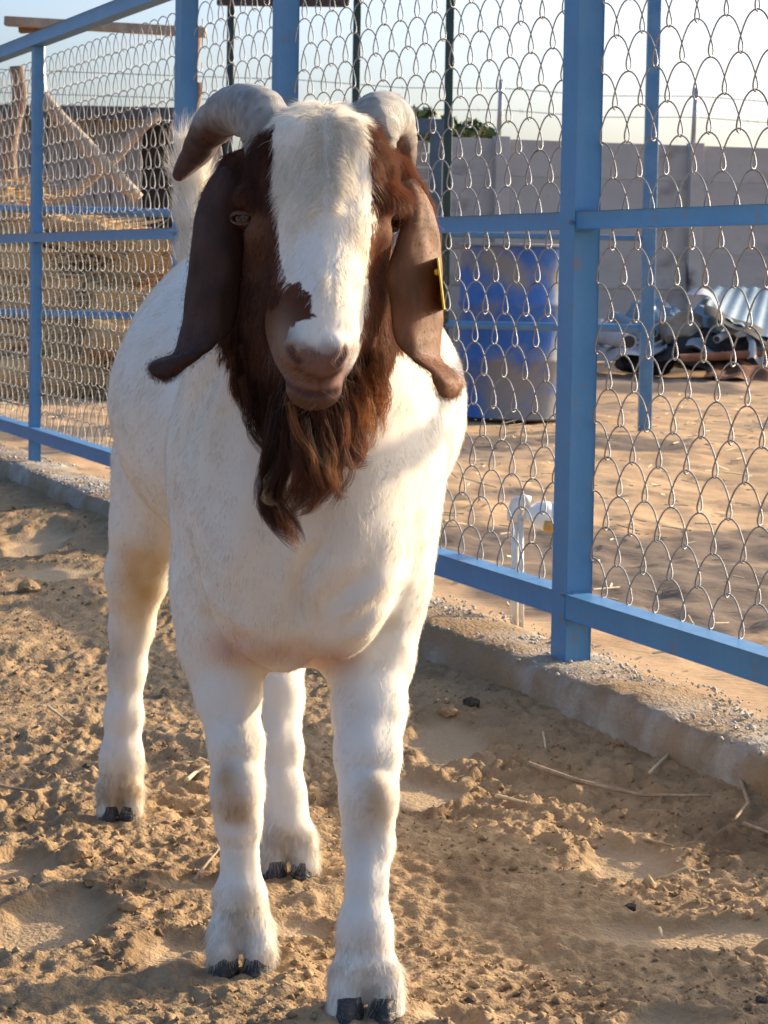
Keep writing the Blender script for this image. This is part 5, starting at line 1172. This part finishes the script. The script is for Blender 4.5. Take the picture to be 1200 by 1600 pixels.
# whiskers round the lips and lashes over the eyes
wt = (is_mz[GF[:, 0]] & (fyp > 540) & (fyp < 640)) * see
P, N = face_samples(GV, GF, wt, 90); x, y = proj_np(P)
strands(P, N, np.stack([np.sign(x - 498) * .8, -.4 + 0 * x, -.5 + 0 * x], -1), frng.uniform(.014, .036, len(P)), .9, 7, .00012, np.tile(np.array([.30, .24, .19]), (len(P), 1)), .10, .2, .2)
for key in EYE:
    n_ = 60; t = frng.uniform(-1, 1, n_); P = np.array(EYE[key])[None] + np.stack([t * .011, -.001 + 0 * t, .0058 - .003 * t * t], -1); N = np.tile(np.array([0, -1.0, 0.1]), (n_, 1))
    strands(P, N, np.stack([t * .6, 0 * t, -.5 + 0 * t], -1), frng.uniform(.006, .010, n_), .8, 5, .00016, np.tile(np.array([.02, .012, .01]), (n_, 1)), -.08, .1, .1)
# stray brown hairs across the border of the mane
# ears: velvet
for k, (V, F, S_, Nn) in enumerate(EARS):
    ne = 9000; nr, nc = S_.shape[:2]; i = frng.integers(0, nr, ne); j = frng.integers(0, nc, ne); sg_ = np.where(frng.random(ne) < .5, 1., -1.)
    N = unit(Nn[i, j] * sg_[:, None]); P = S_[i, j] + N * .003 + frng.normal(0, .002, (ne, 3)); c0 = np.array([.09, .045, .031]) if k == 0 else np.array([.24, .11, .05])  # ear hair repeats the painted shaded and sunlit browns
    strands(P, N, np.tile(np.array([0, 0, -1.0]), (ne, 1)), .0035 * frng.uniform(.6, 1.3, ne), .15, 3, .00014, c0 * (1 + frng.normal(0, .2, (ne, 1))), .0, .2, .2)
# long hair tufts over the hooves and behind the hind pastern
wt = ((mid[:, 2] < .075) & (mid[:, 2] > .026)) * 1.0
P, N = face_samples(GV, GF, wt, 9000); C, *_ = coat(P, N)
strands(P, N, np.tile(np.array([0, -.25, -1.0]), (len(P), 1)), .017 * frng.uniform(.6, 1.2, len(P)), .12, 5, .00022, C, .02, .14, .5, 40.)
# tail: brush of long white hair
tb = np.array([U(300, 300, 3.16), U(296, 260, 3.16), U(290, 225, 3.15)]); n_ = 2600; t = frng.random(n_) * 2; i = np.minimum(t.astype(int), 1); P = tb[i] + (tb[i + 1] - tb[i]) * (t - i)[:, None]
N = unit(frng.normal(0, 1, (n_, 3)) * np.array([1, 1, .3])); P = P + N * .008
strands(P, N, np.tile(np.array([-.12, 0, 1.0]), (n_, 1)), .022 * frng.uniform(.5, 1.2, n_), .12, 6, .00024, np.tile(WHITE, (n_, 1)) * (1 + frng.normal(0, .06, (n_, 1))), .02, .15, .5, 40.)

def build_hair(name, groups, mt, parent):
    tot = sum(len(g[0]) for g in groups); sizes = np.concatenate([np.full(len(g[0]), g[0].shape[1], np.int32) for g in groups])
    hc = bpy.data.hair_curves.new(name); hc.add_curves(sizes.tolist())
    pos = np.concatenate([g[0].reshape(-1, 3) for g in groups]).astype(np.float32)
    hc.attributes['position'].data.foreach_set('vector', pos.ravel())
    rad = np.concatenate([(g[1][:, None] * np.linspace(1, .18, g[0].shape[1])[None]).ravel() for g in groups]).astype(np.float32)
    ra = hc.attributes.get('radius') or hc.attributes.new('radius', 'FLOAT', 'POINT'); ra.data.foreach_set('value', rad)
    col = np.concatenate([np.concatenate([g[2], np.ones((len(g[2]), 1))], 1) for g in groups]).astype(np.float32)
    at = hc.attributes.new('hair_color', 'FLOAT_COLOR', 'CURVE'); at.data.foreach_set('color', col.ravel())
    hc.materials.append(mt); o = bpy.data.objects.new(name, hc); COL.objects.link(o); o.parent = parent; o.matrix_parent_inverse = parent_inv(parent); o['kind'] = 'stuff'
    return o
build_hair('fur', STR, M_fur, goat)
print('strands', sum(len(g[0]) for g in STR), 'body verts', len(GV))

# ------------------------------------------------------------------ yellow ear tag
M_tag = mat('yellow_tag', (0.80, 0.50, 0.03), (0.88, 0.58, 0.06), scale=20, rough=.4)
e = empty('ear_tag', U(687, 415, 2.255), 'yellow plastic tag clipped to the ear at the edge near the fence', 'ear tag')
q0 = U(684, 402, 2.25); q1 = U(694, 484, 2.262)
ax = (q1 - q0) / 2; dpt = Vector((.035, .999, 0)); nn = ax.cross(dpt).normalized()
smooth_by_angle(MB().box((q0 + q1) / 2 + dpt * .002, ax, dpt * .026, nn * .0010, .0006).build('flag', M_tag, e))
MB().lathe(U(683, 425, 2.252), [(.002, -.003), (.0035, -.002), (.0035, .002), (.002, .003)], 14, nn).build('stud', M_tag, e, True)
